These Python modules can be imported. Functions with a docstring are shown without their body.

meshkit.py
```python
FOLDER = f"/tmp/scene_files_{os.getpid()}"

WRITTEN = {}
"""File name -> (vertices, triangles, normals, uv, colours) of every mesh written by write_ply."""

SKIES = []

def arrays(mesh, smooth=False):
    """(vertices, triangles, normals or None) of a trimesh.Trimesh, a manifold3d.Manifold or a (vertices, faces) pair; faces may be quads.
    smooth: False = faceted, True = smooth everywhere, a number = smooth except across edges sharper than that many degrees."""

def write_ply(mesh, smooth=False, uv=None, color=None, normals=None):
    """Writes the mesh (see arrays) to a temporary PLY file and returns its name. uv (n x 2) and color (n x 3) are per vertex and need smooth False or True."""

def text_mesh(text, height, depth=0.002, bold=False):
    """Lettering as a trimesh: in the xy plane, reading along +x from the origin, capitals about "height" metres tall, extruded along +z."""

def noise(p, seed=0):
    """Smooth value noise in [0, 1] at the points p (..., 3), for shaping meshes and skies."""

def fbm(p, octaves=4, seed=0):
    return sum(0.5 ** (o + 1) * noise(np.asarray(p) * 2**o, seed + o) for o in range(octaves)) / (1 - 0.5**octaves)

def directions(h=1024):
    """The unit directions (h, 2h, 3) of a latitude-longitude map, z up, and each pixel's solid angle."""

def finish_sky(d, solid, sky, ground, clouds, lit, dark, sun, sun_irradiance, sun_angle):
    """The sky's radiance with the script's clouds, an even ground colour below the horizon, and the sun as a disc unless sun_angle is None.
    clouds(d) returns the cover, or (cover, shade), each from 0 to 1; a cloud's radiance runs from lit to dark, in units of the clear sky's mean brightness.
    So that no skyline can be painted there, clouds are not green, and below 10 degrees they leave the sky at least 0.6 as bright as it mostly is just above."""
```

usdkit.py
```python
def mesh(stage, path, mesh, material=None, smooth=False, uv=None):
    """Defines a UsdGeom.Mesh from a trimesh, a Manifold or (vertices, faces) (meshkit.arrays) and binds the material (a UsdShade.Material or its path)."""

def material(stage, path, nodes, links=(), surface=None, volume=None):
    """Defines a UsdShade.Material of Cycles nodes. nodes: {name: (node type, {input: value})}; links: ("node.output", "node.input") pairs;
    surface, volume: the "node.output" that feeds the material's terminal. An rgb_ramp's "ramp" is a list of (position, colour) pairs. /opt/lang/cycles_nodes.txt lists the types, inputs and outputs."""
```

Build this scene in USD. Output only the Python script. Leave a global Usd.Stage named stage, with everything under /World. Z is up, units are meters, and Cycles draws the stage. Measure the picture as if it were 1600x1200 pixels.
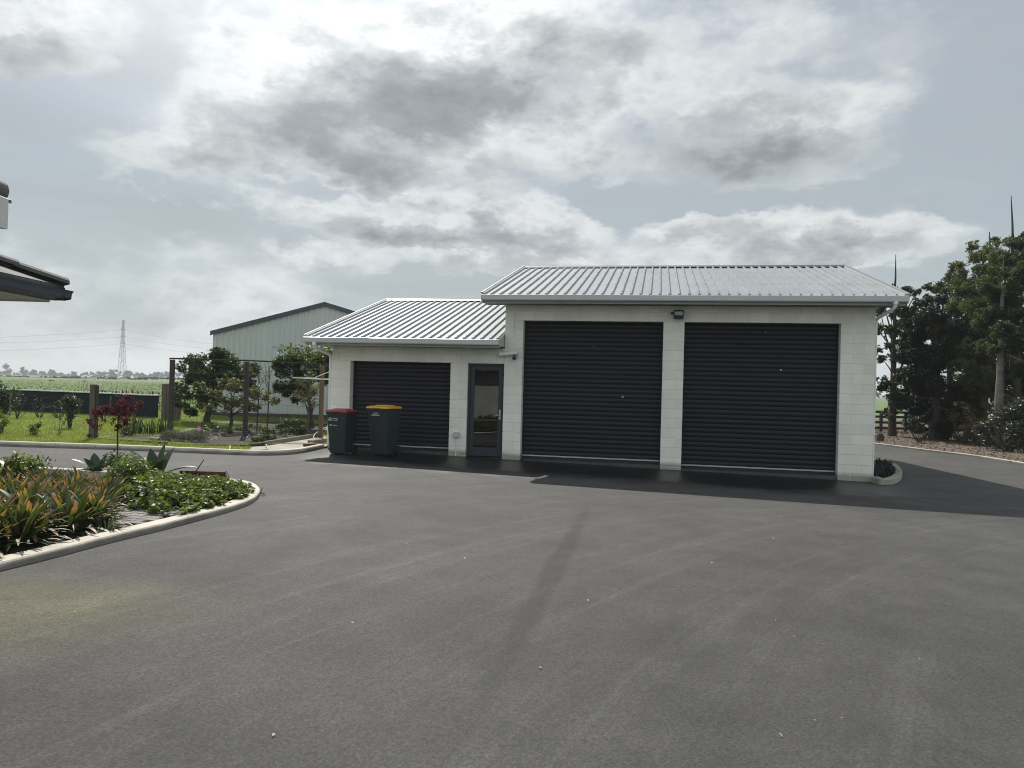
import math, random
import numpy as np, trimesh, usdkit, meshkit
from pxr import Usd, UsdGeom, UsdLux, UsdShade, Gf, Sdf, Vt
import shapely.geometry as sg

stage = Usd.Stage.CreateInMemory()
UsdGeom.SetStageUpAxis(stage, 'Z')
UsdGeom.Xform.Define(stage, '/World')

# ---------------------------------------------------------------- camera
F_PX, EYE, ROLL, PITCH = 1190.0, 1.70, math.radians(1.51), math.radians(0.216)
_c, _s, _cp, _sp = math.cos(ROLL), math.sin(ROLL), math.cos(PITCH), math.sin(PITCH)
cam = UsdGeom.Camera.Define(stage, '/World/camera')
cam.CreateHorizontalApertureAttr(36.0)
cam.CreateVerticalApertureAttr(27.0)
cam.CreateFocalLengthAttr(36.0 * F_PX / 1600)
cam.CreateClippingRangeAttr(Gf.Vec2f(0.05, 20000))
_r = (_c, -_sp * _s, _cp * _s); _u = (-_s, -_sp * _c, _cp * _c); _f = (0, _cp, _sp)
cam.AddTransformOp().Set(Gf.Matrix4d(*_r, 0, *_u, 0, -_f[0], -_f[1], -_f[2], 0, 0, 0, EYE, 1))
cam.CreateExposureAttr(0.0)

# ---------------------------------------------------------------- sun and sky
SUN_AZ, SUN_EL = math.radians(-17.3), math.radians(44.0)
SUN = (math.sin(SUN_AZ) * math.cos(SUN_EL), math.cos(SUN_AZ) * math.cos(SUN_EL), math.sin(SUN_EL))
SUN_POWER, SKY_POWER = 1.25, 0.1
sun = UsdLux.DistantLight.Define(stage, '/World/sun')
sun.CreateIntensityAttr(SUN_POWER)
sun.CreateAngleAttr(0.55)
sun.CreateNormalizeAttr(True)
sun.CreateColorAttr(Gf.Vec3f(1.0, 0.95, 0.87))
_z = Gf.Vec3d(*SUN); _x = Gf.Cross(Gf.Vec3d(0, 0, 1), _z).GetNormalized(); _y = Gf.Cross(_z, _x)
sun.AddTransformOp().Set(Gf.Matrix4d(*_x, 0, *_y, 0, *_z, 0, 0, 0, 0, 1))


def ray(px, py):
    """The direction in which the photograph's pixel (of 1600 x 1200) lies."""
    x, z = (px - 800) / F_PX, -(py - 600) / F_PX
    return np.array([_c * x - _s * z, _cp - _sp * (_s * x + _c * z), _sp + _cp * (_s * x + _c * z)])


def sky_material():
    nodes = {'tc': ('texture_coordinate', {}), 
             'sky': ('sky_texture', {'sky_type': 'single_scattering', 'sun_disc': False, 'sun_elevation': SUN_EL, 'sun_rotation': SUN_AZ,
                                     'air_density': 1.0, 'aerosol_density': 1.0, 'ozone_density': 1.0})}
    links = []
    def N(name, kind, inputs, *conn):
        nodes[name] = (kind, inputs)
        for out, inp in conn:
            links.append((out, f'{name}.{inp}'))
        return name
    D = 'tc.generated'
    # ragged edges: the direction is shaken by two sizes of noise, flatter along the horizon
    N('flat', 'vector_math', {'math_type': 'multiply', 'vector2': (1, 1, 1.9)}, (D, 'vector1'))
    N('n1', 'noise_texture', {'scale': 7.0, 'detail': 9.0, 'roughness': 0.62}, ('flat.vector', 'vector'))
    N('n2', 'noise_texture', {'scale': 17.0, 'detail': 6.0, 'roughness': 0.6}, ('flat.vector', 'vector'))
    N('w1', 'vector_math', {'math_type': 'subtract', 'vector2': (.5, .5, .5)}, ('n1.color', 'vector1'))
    N('w1s', 'vector_math', {'math_type': 'multiply', 'vector2': (.10, .10, .08)}, ('w1.vector', 'vector1'))
    N('w2', 'vector_math', {'math_type': 'subtract', 'vector2': (.5, .5, .5)}, ('n2.color', 'vector1'))
    N('w2s', 'vector_math', {'math_type': 'multiply', 'vector2': (.075, .075, .055)}, ('w2.vector', 'vector1'))
    N('da', 'vector_math', {'math_type': 'add'}, (D, 'vector1'), ('w1s.vector', 'vector2'))
    N('d', 'vector_math', {'math_type': 'add'}, ('da.vector', 'vector1'), ('w2s.vector', 'vector2'))
    k = [0]
    def blobs(items, seed):
        total = None
        for cx, cy, rx, ry, amp, tilt in items:
            k[0] += 1; i = f'{seed}{k[0]}'
            c = ray(cx, cy); c /= np.linalg.norm(c)
            az = math.atan2(c[0], c[1]); el = math.asin(c[2])
            # local axes: y towards the cloud's middle, x level, z up
            N('m' + i, 'mapping', {'mapping_type': 'texture', 'location': tuple(c), 'rotation': (el, math.radians(tilt), -az),
                                   'scale': (rx / F_PX, 0.9, ry / F_PX)}, ('d.vector', 'vector'))
            N('g' + i, 'gradient_texture', {'gradient_type': 'spherical'}, (f'm{i}.vector', 'vector'))
            N('a' + i, 'math', {'math_type': 'multiply_add', 'value2': amp, 'value3': 0.0}, (f'g{i}.fac', 'value1'), *([(total, 'value3')] if total else []))
            total = f'a{i}.value'
        return total
    thick = blobs(CLOUDS, 'c')
    dark = blobs(CORES, 'k')
    # clouds elsewhere in the sky, and wisps between the big ones
    N('n3', 'noise_texture', {'scale': 2.6, 'detail': 8.0, 'roughness': 0.58}, ('flat.vector', 'vector'))
    N('wide', 'map_range', {'from_min': .46, 'from_max': .74, 'to_min': 0, 'to_max': .8, 'clamp': True}, ('n3.fac', 'value'))
    N('t', 'math', {'math_type': 'add'}, (thick, 'value1'), ('wide.result', 'value2'))
    N('n4', 'noise_texture', {'scale': 10.0, 'detail': 9.0, 'roughness': .62}, ('flat.vector', 'vector'))
    N('n6', 'noise_texture', {'scale': 28.0, 'detail': 7.0, 'roughness': .62}, ('flat.vector', 'vector'))
    N('n4m', 'map_range', {'from_min': .28, 'from_max': .72, 'to_min': .05, 'to_max': 1.7, 'clamp': True}, ('n4.fac', 'value'))
    N('tt', 'math', {'math_type': 'multiply'}, ('t.value', 'value1'), ('n4m.result', 'value2'))
    N('cover', 'rgb_ramp', {'ramp': [(0, (0, 0, 0)), (.05, (.05, .05, .05)), (.12, (.22, .22, .22)), (.24, (.56, .56, .56)), (.42, (.86, .86, .86)), (.7, (1, 1, 1))]}, ('tt.value', 'fac'))
    N('coverv', 'rgb_to_bw', {}, ('cover.color', 'color'))
    # a cloud lit from behind: bright where thin, grey in its core, billowing at two sizes
    N('b1', 'math', {'math_type': 'multiply_add', 'value2': .85, 'value3': -.46}, ('n4.fac', 'value1'))
    N('b2', 'math', {'math_type': 'multiply_add', 'value2': .55, 'value3': -.28}, ('n6.fac', 'value1'))
    N('b3', 'math', {'math_type': 'add'}, ('b1.value', 'value1'), ('b2.value', 'value2'))
    N('core', 'math', {'math_type': 'multiply_add', 'value2': .36}, ('tt.value', 'value1'), (dark, 'value3'))
    N('corem', 'math', {'math_type': 'add'}, ('core.value', 'value1'), ('b3.value', 'value2'))
    N('cores', 'math', {'math_type': 'multiply', 'value2': .60}, ('corem.value', 'value1'))
    N('lit', 'rgb_ramp', {'ramp': [(0, CLOUD_LIT), (.06, CLOUD_LIT), (.26, CLOUD_MID), (.60, CLOUD_DARK), (1, CLOUD_DARKEST)]}, ('cores.value', 'fac'))
    # thin high veil over the whole sky, faintly streaked
    N('stretch', 'vector_math', {'math_type': 'multiply', 'vector2': (1, 1, 6)}, (D, 'vector1'))
    N('n5', 'noise_texture', {'scale': 2.2, 'detail': 6.0, 'roughness': 0.55, 'distortion': .6}, ('stretch.vector', 'vector'))
    N('veilm', 'map_range', {'from_min': .3, 'from_max': .7, 'to_min': VEIL - .13, 'to_max': VEIL + .13, 'clamp': True}, ('n5.fac', 'value'))
    N('skys', 'vector_math', {'math_type': 'multiply', 'vector2': SKY_TINT}, ('sky.color', 'vector1'))
    N('xyz', 'separate_xyz', {}, (D, 'vector'))
    N('low', 'rgb_ramp', {'ramp': [(0, VEIL_LOW), (.12, VEIL_LOW), (.42, VEIL_HIGH), (1, VEIL_HIGH)]}, ('xyz.z', 'fac'))
    N('veiled', 'mix_color', {'use_clamp': False}, ('veilm.result', 'fac'), ('skys.vector', 'a'), ('low.color', 'b'))
    N('clouded', 'mix_color', {'use_clamp': False}, ('coverv.val', 'fac'), ('veiled.result', 'a'), ('lit.color', 'b'))
    # the glow of the sun behind the veil
    N('dot', 'vector_math', {'math_type': 'dot_product', 'vector2': SUN}, (D, 'vector1'))
    N('glow', 'map_range', {'range_type': 'smoothstep', 'from_min': .84, 'from_max': 1.0, 'to_min': 0, 'to_max': 1, 'clamp': True}, ('dot.value', 'value'))
    # thick cloud hides the glow
    N('shade', 'math', {'math_type': 'multiply', 'use_clamp': True}, ('cores.value', 'value1'), ('coverv.val', 'value2'))
    N('through', 'math', {'math_type': 'multiply_add', 'value2': -.62, 'value3': 1.0}, ('shade.value', 'value1'))
    N('glowm', 'math', {'math_type': 'multiply'}, ('glow.result', 'value1'), ('through.value', 'value2'))
    N('glowc', 'vector_math', {'math_type': 'scale', 'vector1': GLOW}, ('glowm.value', 'scale'))
    N('all', 'vector_math', {'math_type': 'add'}, ('clouded.result', 'vector1'), ('glowc.vector', 'vector2'))
    N('scaled', 'vector_math', {'math_type': 'scale', 'scale': 1.0}, ('all.vector', 'vector1'))
    N('bg', 'background_shader', {'strength': SKY_POWER}, ('scaled.vector', 'color'))
    return usdkit.material(stage, '/World/Looks/sky_look', nodes, links, surface='bg.background')


# each cloud: where its middle lies, its half width and height, how thick, how tilted
CLOUDS = [(190, 250, 130, 50, .5, 8), (290, 222, 150, 80, .6, 20), (400, 165, 160, 110, .7, 25), (520, 150, 200, 130, .8, 15), (660, 150, 230, 140, 1.0, 8), (820, 100, 220, 130, .85, 0), (960, 75, 150, 90, .6, 0),
          (470, 270, 330, 62, .6, 0), (760, 250, 330, 84, .65, -4), (700, 20, 420, 110, .4, 0),
          (1070, 200, 150, 78, .7, 0), (1245, 212, 180, 80, .85, -4), (1170, 258, 230, 46, .5, 0), (950, 262, 160, 60, .35, 0),
          (580, 347, 230, 42, 1.1, 4), (760, 336, 240, 58, 1.3, 2), (850, 352, 110, 44, .8, 0), (740, 398, 260, 46, 1.1, 0), (910, 406, 240, 46, 1.2, 0),
          (1035, 358, 110, 38, 1.2, 0), (1240, 374, 230, 50, 1.2, 0), (1380, 382, 190, 42, .9, 0), (30, 62, 150, 58, .85, -22), (110, 92, 80, 26, .45, -20), (1150, 70, 330, 100, .30, 10), (1400, 120, 300, 110, .22, 8), (1300, 30, 300, 60, .2, 0), (480, 396, 60, 20, .7, 0), (150, 330, 300, 60, .32, 0), (300, 430, 400, 60, .24, 0), (1450, 300, 260, 60, .34, 0), (1180, 430, 260, 40, .5, 0),
          (800, 330, 1500, 620, -.40, 0), (560, 313, 300, 22, -.5, 3), (930, 318, 110, 34, -.6, 0), (985, 150, 50, 90, -.35, -15), (1050, 30, 120, 60, -.4, 0), (960, 350, 30, 40, -.4, 0), (1090, 330, 130, 24, -.5, 0), (300, 340, 260, 40, -.3, 0)]
CORES = [(465, 222, 150, 56, .85, 14), (600, 172, 170, 66, .65, 8), (690, 152, 170, 60, .65, 8), (810, 138, 160, 54, .8, 0), (560, 205, 150, 70, .35, 10), (930, 62, 150, 60, .35, 0), (560, 262, 160, 36, .4, 0), (330, 262, 160, 36, .4, 0), (780, 282, 260, 42, .4, 0),
         (1060, 228, 150, 66, .5, 0), (1225, 250, 220, 52, .75, -2), (740, 368, 270, 24, .55, 2), (560, 366, 140, 20, .35, 0), (1300, 397, 230, 26, .4, 0), (1040, 378, 80, 16, .4, 0), (20, 102, 150, 42, .6, -20), (800, 424, 230, 26, .35, 0), (1190, 170, 120, 40, .25, 0)]
VEIL, SKY_TINT = .88, (1.0, 1.0, 1.0)
VEIL_LOW, VEIL_HIGH = (4.1, 4.65, 4.8), (4.35, 4.75, 5.2)
CLOUD_LIT, CLOUD_MID, CLOUD_DARK, CLOUD_DARKEST = (7.9, 8.2, 8.25), (5.1, 5.4, 5.6), (2.8, 3.1, 3.4), (2.1, 2.35, 2.6)
GLOW = (5.0, 5.05, 5.0)
dome = UsdLux.DomeLight.Define(stage, '/World/sky')
dome.GetPrim().SetCustomDataByKey('kind', 'structure')
dome.GetPrim().SetCustomDataByKey('label', 'pale hazy sky with bright cumulus clouds and grey cloud bases')
UsdShade.MaterialBindingAPI.Apply(dome.GetPrim()).Bind(sky_material())

# ---------------------------------------------------------------- helpers
RNG = np.random.default_rng(7)
_names = {}


def numbered(parent, name):
    k = _names.get((parent, name), -1) + 1
    _names[(parent, name)] = k
    return f'{parent}/{name}' if k == 0 else f'{parent}/{name}_{k:03d}'


def tag(path, label=None, cat=None, group=None, kind=None):
    p = stage.GetPrimAtPath(path)
    for key, v in (('label', label), ('category', cat), ('group', group), ('kind', kind)):
        if v:
            p.SetCustomDataByKey(key, v)
    return path


def thing(name, label, cat, loc=(0, 0, 0), rz=0.0, group=None, scale=None):
    path = numbered('/World', name)
    x = UsdGeom.Xform.Define(stage, path)
    x.AddTranslateOp().Set(Gf.Vec3d(*map(float, loc)))
    if rz:
        x.AddRotateZOp().Set(float(rz))
    if scale is not None:
        x.AddScaleOp().Set(Gf.Vec3f(*([float(scale)] * 3 if np.ndim(scale) == 0 else map(float, scale))))
    return tag(path, label, cat, group)


def copy_of(src, name, loc, rz=0.0, scale=None, label=None, cat=None, group=None):
    path = thing(name, label, cat, loc, rz, group, scale)
    p = stage.GetPrimAtPath(path)
    p.GetReferences().AddInternalReference(src)
    p.SetInstanceable(True)
    return path


def put(name, mesh, mat, parent='/World', smooth=False, uv=None, **kw):
    path = numbered(parent, name)
    usdkit.mesh(stage, path, mesh, mat, smooth=smooth, uv=uv)
    return tag(path, **kw) if kw else path


def shifted(m, loc):
    m = m.copy() if hasattr(m, 'copy') else trimesh.Trimesh(*m, process=False)
    m.apply_translation(-np.asarray(loc, float))
    return m


def zg(x):
    return .14 - .25 * np.tanh(np.asarray(x, float) / 12.5)


def gnd(px, py, dz=0.0):
    """The point of the ground that the photograph shows at a pixel."""
    d, z = ray(px, py), 0.0
    for _ in range(40):
        P = d * ((z + dz - EYE) / d[2]) + np.array([0, 0, EYE])
        z = float(zg(P[0]))
    return P


def at(px, py, Y):
    d = ray(px, py)
    return d * (Y / d[1]) + np.array([0, 0, EYE])


def foot(px, Y):
    P = at(px, 600, Y)
    return np.array([P[0], Y, float(zg(P[0]))])


def box(x0, x1, y0, y1, z0, z1):
    b = trimesh.creation.box([x1 - x0, y1 - y0, z1 - z0])
    b.apply_translation([(x0 + x1) / 2, (y0 + y1) / 2, (z0 + z1) / 2])
    return b


def rbox(x0, x1, y0, y1, z0, z1, c=.006):
    """A box with chamfered edges."""
    P = []
    for a, (xa, sx) in enumerate(((x0, 1), (x1, -1))):
        for yb, sy in ((y0, 1), (y1, -1)):
            for zc, sz in ((z0, 1), (z1, -1)):
                P += [(xa + sx * c, yb + sy * c, zc), (xa + sx * c, yb, zc + sz * c), (xa, yb + sy * c, zc + sz * c)]
    return trimesh.convex.convex_hull(np.array(P))


def rot(m, rz=0, rx=0, ry=0, about=(0, 0, 0)):
    T = trimesh.transformations
    m = m.copy()
    for a, ax in ((rx, [1, 0, 0]), (ry, [0, 1, 0]), (rz, [0, 0, 1])):
        if a:
            m.apply_transform(T.rotation_matrix(math.radians(a), ax, about))
    return m


def cat(ms):
    return trimesh.util.concatenate(list(ms))


def tube(pts, radii, n=8, closed=True):
    pts = np.asarray(pts, float)
    radii = np.broadcast_to(np.asarray(radii, float), (len(pts),))
    t = np.gradient(pts, axis=0)
    t /= np.maximum(np.linalg.norm(t, axis=1, keepdims=True), 1e-9)
    ref = np.array([0, 0, 1.0]) if abs(t[0][2]) < .9 else np.array([1.0, 0, 0])
    a = np.cross(t, ref); a /= np.maximum(np.linalg.norm(a, axis=1, keepdims=True), 1e-9)
    b = np.cross(t, a)
    th = np.arange(n) / n * 2 * np.pi
    v = pts[:, None] + radii[:, None, None] * (np.cos(th)[None, :, None] * a[:, None] + np.sin(th)[None, :, None] * b[:, None])
    m, f = len(pts), []
    for i in range(m - 1):
        for j in range(n):
            k = (j + 1) % n
            f += [(i * n + j, i * n + k, (i + 1) * n + k), (i * n + j, (i + 1) * n + k, (i + 1) * n + j)]
    v = v.reshape(-1, 3)
    if closed:
        v = np.vstack([v, pts[0], pts[-1]])
        for j in range(n):
            k = (j + 1) % n
            f += [(m * n, j, k), (m * n + 1, (m - 1) * n + k, (m - 1) * n + j)]
    out = trimesh.Trimesh(v, np.array(f), process=False)
    if n > 2:
        out.fix_normals() if len(v) < 400 else None
    return out


def extrude(profile, length):
    """The closed outline (y, z) carried along +x."""
    m = trimesh.creation.extrude_polygon(sg.Polygon(profile), length, engine='earcut')
    v = np.array(m.vertices)
    m.vertices = np.stack([v[:, 2], v[:, 0], v[:, 1]], 1)
    m.fix_normals()
    return m


def sweep(profile, line, closed=False, z=None):
    """The outline (offset to the right of the line, height) carried along a plan line that follows the ground."""
    L = np.asarray(line, float)[:, :2]
    d = np.gradient(L, axis=0)
    if closed:
        d = np.roll(L, -1, 0) - np.roll(L, 1, 0)
    d /= np.linalg.norm(d, axis=1, keepdims=True)
    nrm = np.stack([d[:, 1], -d[:, 0]], 1)
    pr = np.asarray(profile, float)
    n, m = len(pr), len(L)
    xy = L[:, None] + nrm[:, None] * pr[None, :, :1]
    zz = (zg(L[:, 0])[:, None] if z is None else z) + pr[None, :, 1] + 0 * xy[..., 0]
    v = np.concatenate([xy, zz[..., None]], 2).reshape(-1, 3)
    f = []
    for i in range(m if closed else m - 1):
        i2 = (i + 1) % m
        for j in range(n):
            k = (j + 1) % n
            f += [(i * n + j, i2 * n + k, i * n + k), (i * n + j, i2 * n + j, i2 * n + k)]
    if not closed:
        for k in range(1, n - 1):
            f += [(0, k, k + 1), ((m - 1) * n, (m - 1) * n + k + 1, (m - 1) * n + k)]
    out = trimesh.Trimesh(v, np.array(f), process=False)
    out.fix_normals()
    return out


def smooth_line(pts, step=.25):
    """A rounded plan line through the points."""
    from scipy.interpolate import PchipInterpolator, CubicSpline
    P = np.asarray(pts, float)[:, :2]
    s = np.r_[0, np.cumsum(np.linalg.norm(np.diff(P, axis=0), axis=1))]
    t = np.linspace(0, s[-1], max(3, int(s[-1] / step)))
    return np.stack([PchipInterpolator(s, P[:, 0])(t), PchipInterpolator(s, P[:, 1])(t)], 1)


def chaikin(pts, n=3):
    P = np.asarray(pts, float)[:, :2]
    for _ in range(n):
        q = np.empty((2 * (len(P) - 1) + 2, 2))
        q[0], q[-1] = P[0], P[-1]
        q[1:-1:2] = .75 * P[:-1] + .25 * P[1:]
        q[2:-1:2] = .25 * P[:-1] + .75 * P[1:]
        P = q
    return P


def sheet(poly, dz, size=1.2):
    """A level-ish sheet over a plan polygon, dz above the ground."""
    if not hasattr(poly, 'exterior'):
        poly = sg.Polygon([tuple(p[:2]) for p in poly])
    poly = poly.buffer(0)
    parts = []
    for g in getattr(poly, 'geoms', [poly]):
        v, f = trimesh.creation.triangulate_polygon(g, engine='earcut')
        v = np.c_[v, np.zeros(len(v))]
        v, f = trimesh.remesh.subdivide_to_size(v, f, size, max_iter=12)
        parts.append(trimesh.Trimesh(v, f, process=False))
    m = cat(parts)
    v = np.array(m.vertices)
    v[:, 2] = zg(v[:, 0]) + dz
    m.vertices = v
    n = np.array(m.face_normals)
    if n[:, 2].mean() < 0:
        m.invert()
    return m


# ---------------------------------------------------------------- materials
def look(name, colour, rough=.6, var=.12, scale=4.0, island=0.0, obj=0.0, bump=0.0, bscale=60.0, spec=.5, metallic=0.0, stretch=(1, 1, 1), fine=.0, fscale=150.0,
         dirt=None, dirt_z=None, hue=0.0, transl=0.0, transl_colour=None, coat=0.0, low_tone=None, low_tone_h=.05):
    N, L = {}, []
    N['pos'] = ('texture_coordinate', {})
    N['st'] = ('vector_math', {'math_type': 'multiply', 'vector2': stretch}); L.append(('pos.object', 'st.vector1'))
    N['n'] = ('noise_texture', {'scale': scale, 'detail': 5.0, 'roughness': .6}); L.append(('st.vector', 'n.vector'))
    N['m'] = ('map_range', {'from_min': .3, 'from_max': .7, 'to_min': 1 - var, 'to_max': 1 + var, 'clamp': True}); L.append(('n.fac', 'm.value'))
    val = 'm.result'
    N['geo'] = ('geometry', {})
    if fine:
        N['nf'] = ('noise_texture', {'scale': fscale, 'detail': 3.0, 'roughness': .7}); L.append(('st.vector', 'nf.vector'))
        N['mf'] = ('map_range', {'from_min': .3, 'from_max': .7, 'to_min': 1 - fine, 'to_max': 1 + fine, 'clamp': True}); L.append(('nf.fac', 'mf.value'))
        N['vf'] = ('math', {'math_type': 'multiply'}); L += [(val, 'vf.value1'), ('mf.result', 'vf.value2')]
        val = 'vf.value'
    if island:
        N['mi'] = ('map_range', {'to_min': 1 - island, 'to_max': 1 + island}); L.append(('geo.random_per_island', 'mi.value'))
        N['vi'] = ('math', {'math_type': 'multiply'}); L += [(val, 'vi.value1'), ('mi.result', 'vi.value2')]
        val = 'vi.value'
    if obj:
        N['oi'] = ('object_info', {})
        N['mo'] = ('map_range', {'to_min': 1 - obj, 'to_max': 1 + obj}); L.append(('oi.random', 'mo.value'))
        N['vo'] = ('math', {'math_type': 'multiply'}); L += [(val, 'vo.value1'), ('mo.result', 'vo.value2')]
        val = 'vo.value'
    if isinstance(colour[0], (int, float)):
        N['c'] = ('color', {'value': colour}); col = 'c.color'
    else:                                                   # several colours: one for each island
        N['wn'] = ('white_noise_texture', {'dimensions': '1D'}); L.append(('geo.random_per_island', 'wn.w'))
        N['c'] = ('rgb_ramp', {'ramp': list(colour)}); L.append(('wn.value', 'c.fac')); col = 'c.color'
    if dirt is not None:                                    # dirt splashed up from the ground, with a ragged edge
        N['sp'] = ('separate_xyz', {}); L.append(('geo.position', 'sp.vector'))
        N['dn'] = ('math', {'math_type': 'multiply_add', 'value2': dirt_z * 1.6, 'value3': -dirt_z * .8}); L.append(('n.fac', 'dn.value1'))
        N['dz'] = ('math', {'math_type': 'add'}); L += [('sp.z', 'dz.value1'), ('dn.value', 'dz.value2')]
        N['dm'] = ('map_range', {'from_min': .0, 'from_max': dirt_z, 'to_min': .75, 'to_max': 0, 'clamp': True}); L.append(('dz.value', 'dm.value'))
        N['dc'] = ('mix_color', {'b': dirt}); L += [(col, 'dc.a'), ('dm.result', 'dc.fac')]; col = 'dc.result'
    if low_tone is not None:                                  # second tone up to a height above the sloping ground; on block walls, grime
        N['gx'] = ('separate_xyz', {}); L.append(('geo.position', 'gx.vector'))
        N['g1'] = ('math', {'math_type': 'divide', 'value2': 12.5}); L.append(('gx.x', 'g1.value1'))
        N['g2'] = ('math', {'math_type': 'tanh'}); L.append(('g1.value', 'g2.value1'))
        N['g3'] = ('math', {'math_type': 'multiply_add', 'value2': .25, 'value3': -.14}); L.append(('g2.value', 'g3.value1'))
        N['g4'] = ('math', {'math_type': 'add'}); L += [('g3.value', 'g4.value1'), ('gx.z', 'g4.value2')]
        N['g5'] = ('math', {'math_type': 'multiply_add', 'value2': low_tone_h * .8, 'value3': -low_tone_h * .4}); L.append(('n.fac', 'g5.value1'))
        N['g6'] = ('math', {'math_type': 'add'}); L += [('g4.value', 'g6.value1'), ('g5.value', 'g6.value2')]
        N['g7'] = ('map_range', {'from_min': low_tone_h * .55, 'from_max': low_tone_h * 1.1, 'to_min': .88, 'to_max': 0, 'clamp': True}); L.append(('g6.value', 'g7.value'))
        N['gc'] = ('mix_color', {'b': low_tone}); L += [(col, 'gc.a'), ('g7.result', 'gc.fac')]; col = 'gc.result'
    N['cv'] = ('vector_math', {'math_type': 'scale'}); L += [(col, 'cv.vector1'), (val, 'cv.scale')]
    P = {'roughness': rough, 'specular_ior_level': spec, 'metallic': metallic}
    if coat:
        P['coat_weight'] = coat
    N['p'] = ('principled_bsdf', P); L.append(('cv.vector', 'p.base_color'))
    if bump:
        N['nb'] = ('noise_texture', {'scale': bscale, 'detail': 4.0, 'roughness': .6}); L.append(('st.vector', 'nb.vector'))
        N['bp'] = ('bump', {'strength': 1.0, 'distance': bump}); L += [('nb.fac', 'bp.height'), ('bp.normal', 'p.normal')]
    out = 'p.BSDF'
    if transl:
        N['tc'] = ('vector_math', {'math_type': 'multiply', 'vector2': transl_colour or (1.6, 1.9, .7)}); L.append(('cv.vector', 'tc.vector1'))
        N['tr'] = ('translucent_bsdf', {}); L.append(('tc.vector', 'tr.color'))
        N['mx'] = ('mix_closure', {'fac': transl}); L += [('p.BSDF', 'mx.closure1'), ('tr.BSDF', 'mx.closure2')]
        out = 'mx.closure'
    return usdkit.material(stage, f'/World/Looks/{name}', N, L, surface=out)


# garage frame: x along the front wall to the right (0 = right corner), y back into the building
GA, GROT = np.array([7.13, 15.0, 0.0]), -10.7
_gc, _gs = math.cos(math.radians(GROT)), math.sin(math.radians(GROT))


def gw(x, y, z=0.0):
    """Garage frame to world."""
    return np.array([GA[0] + _gc * x - _gs * y, GA[1] + _gs * x + _gc * y, z])


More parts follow.
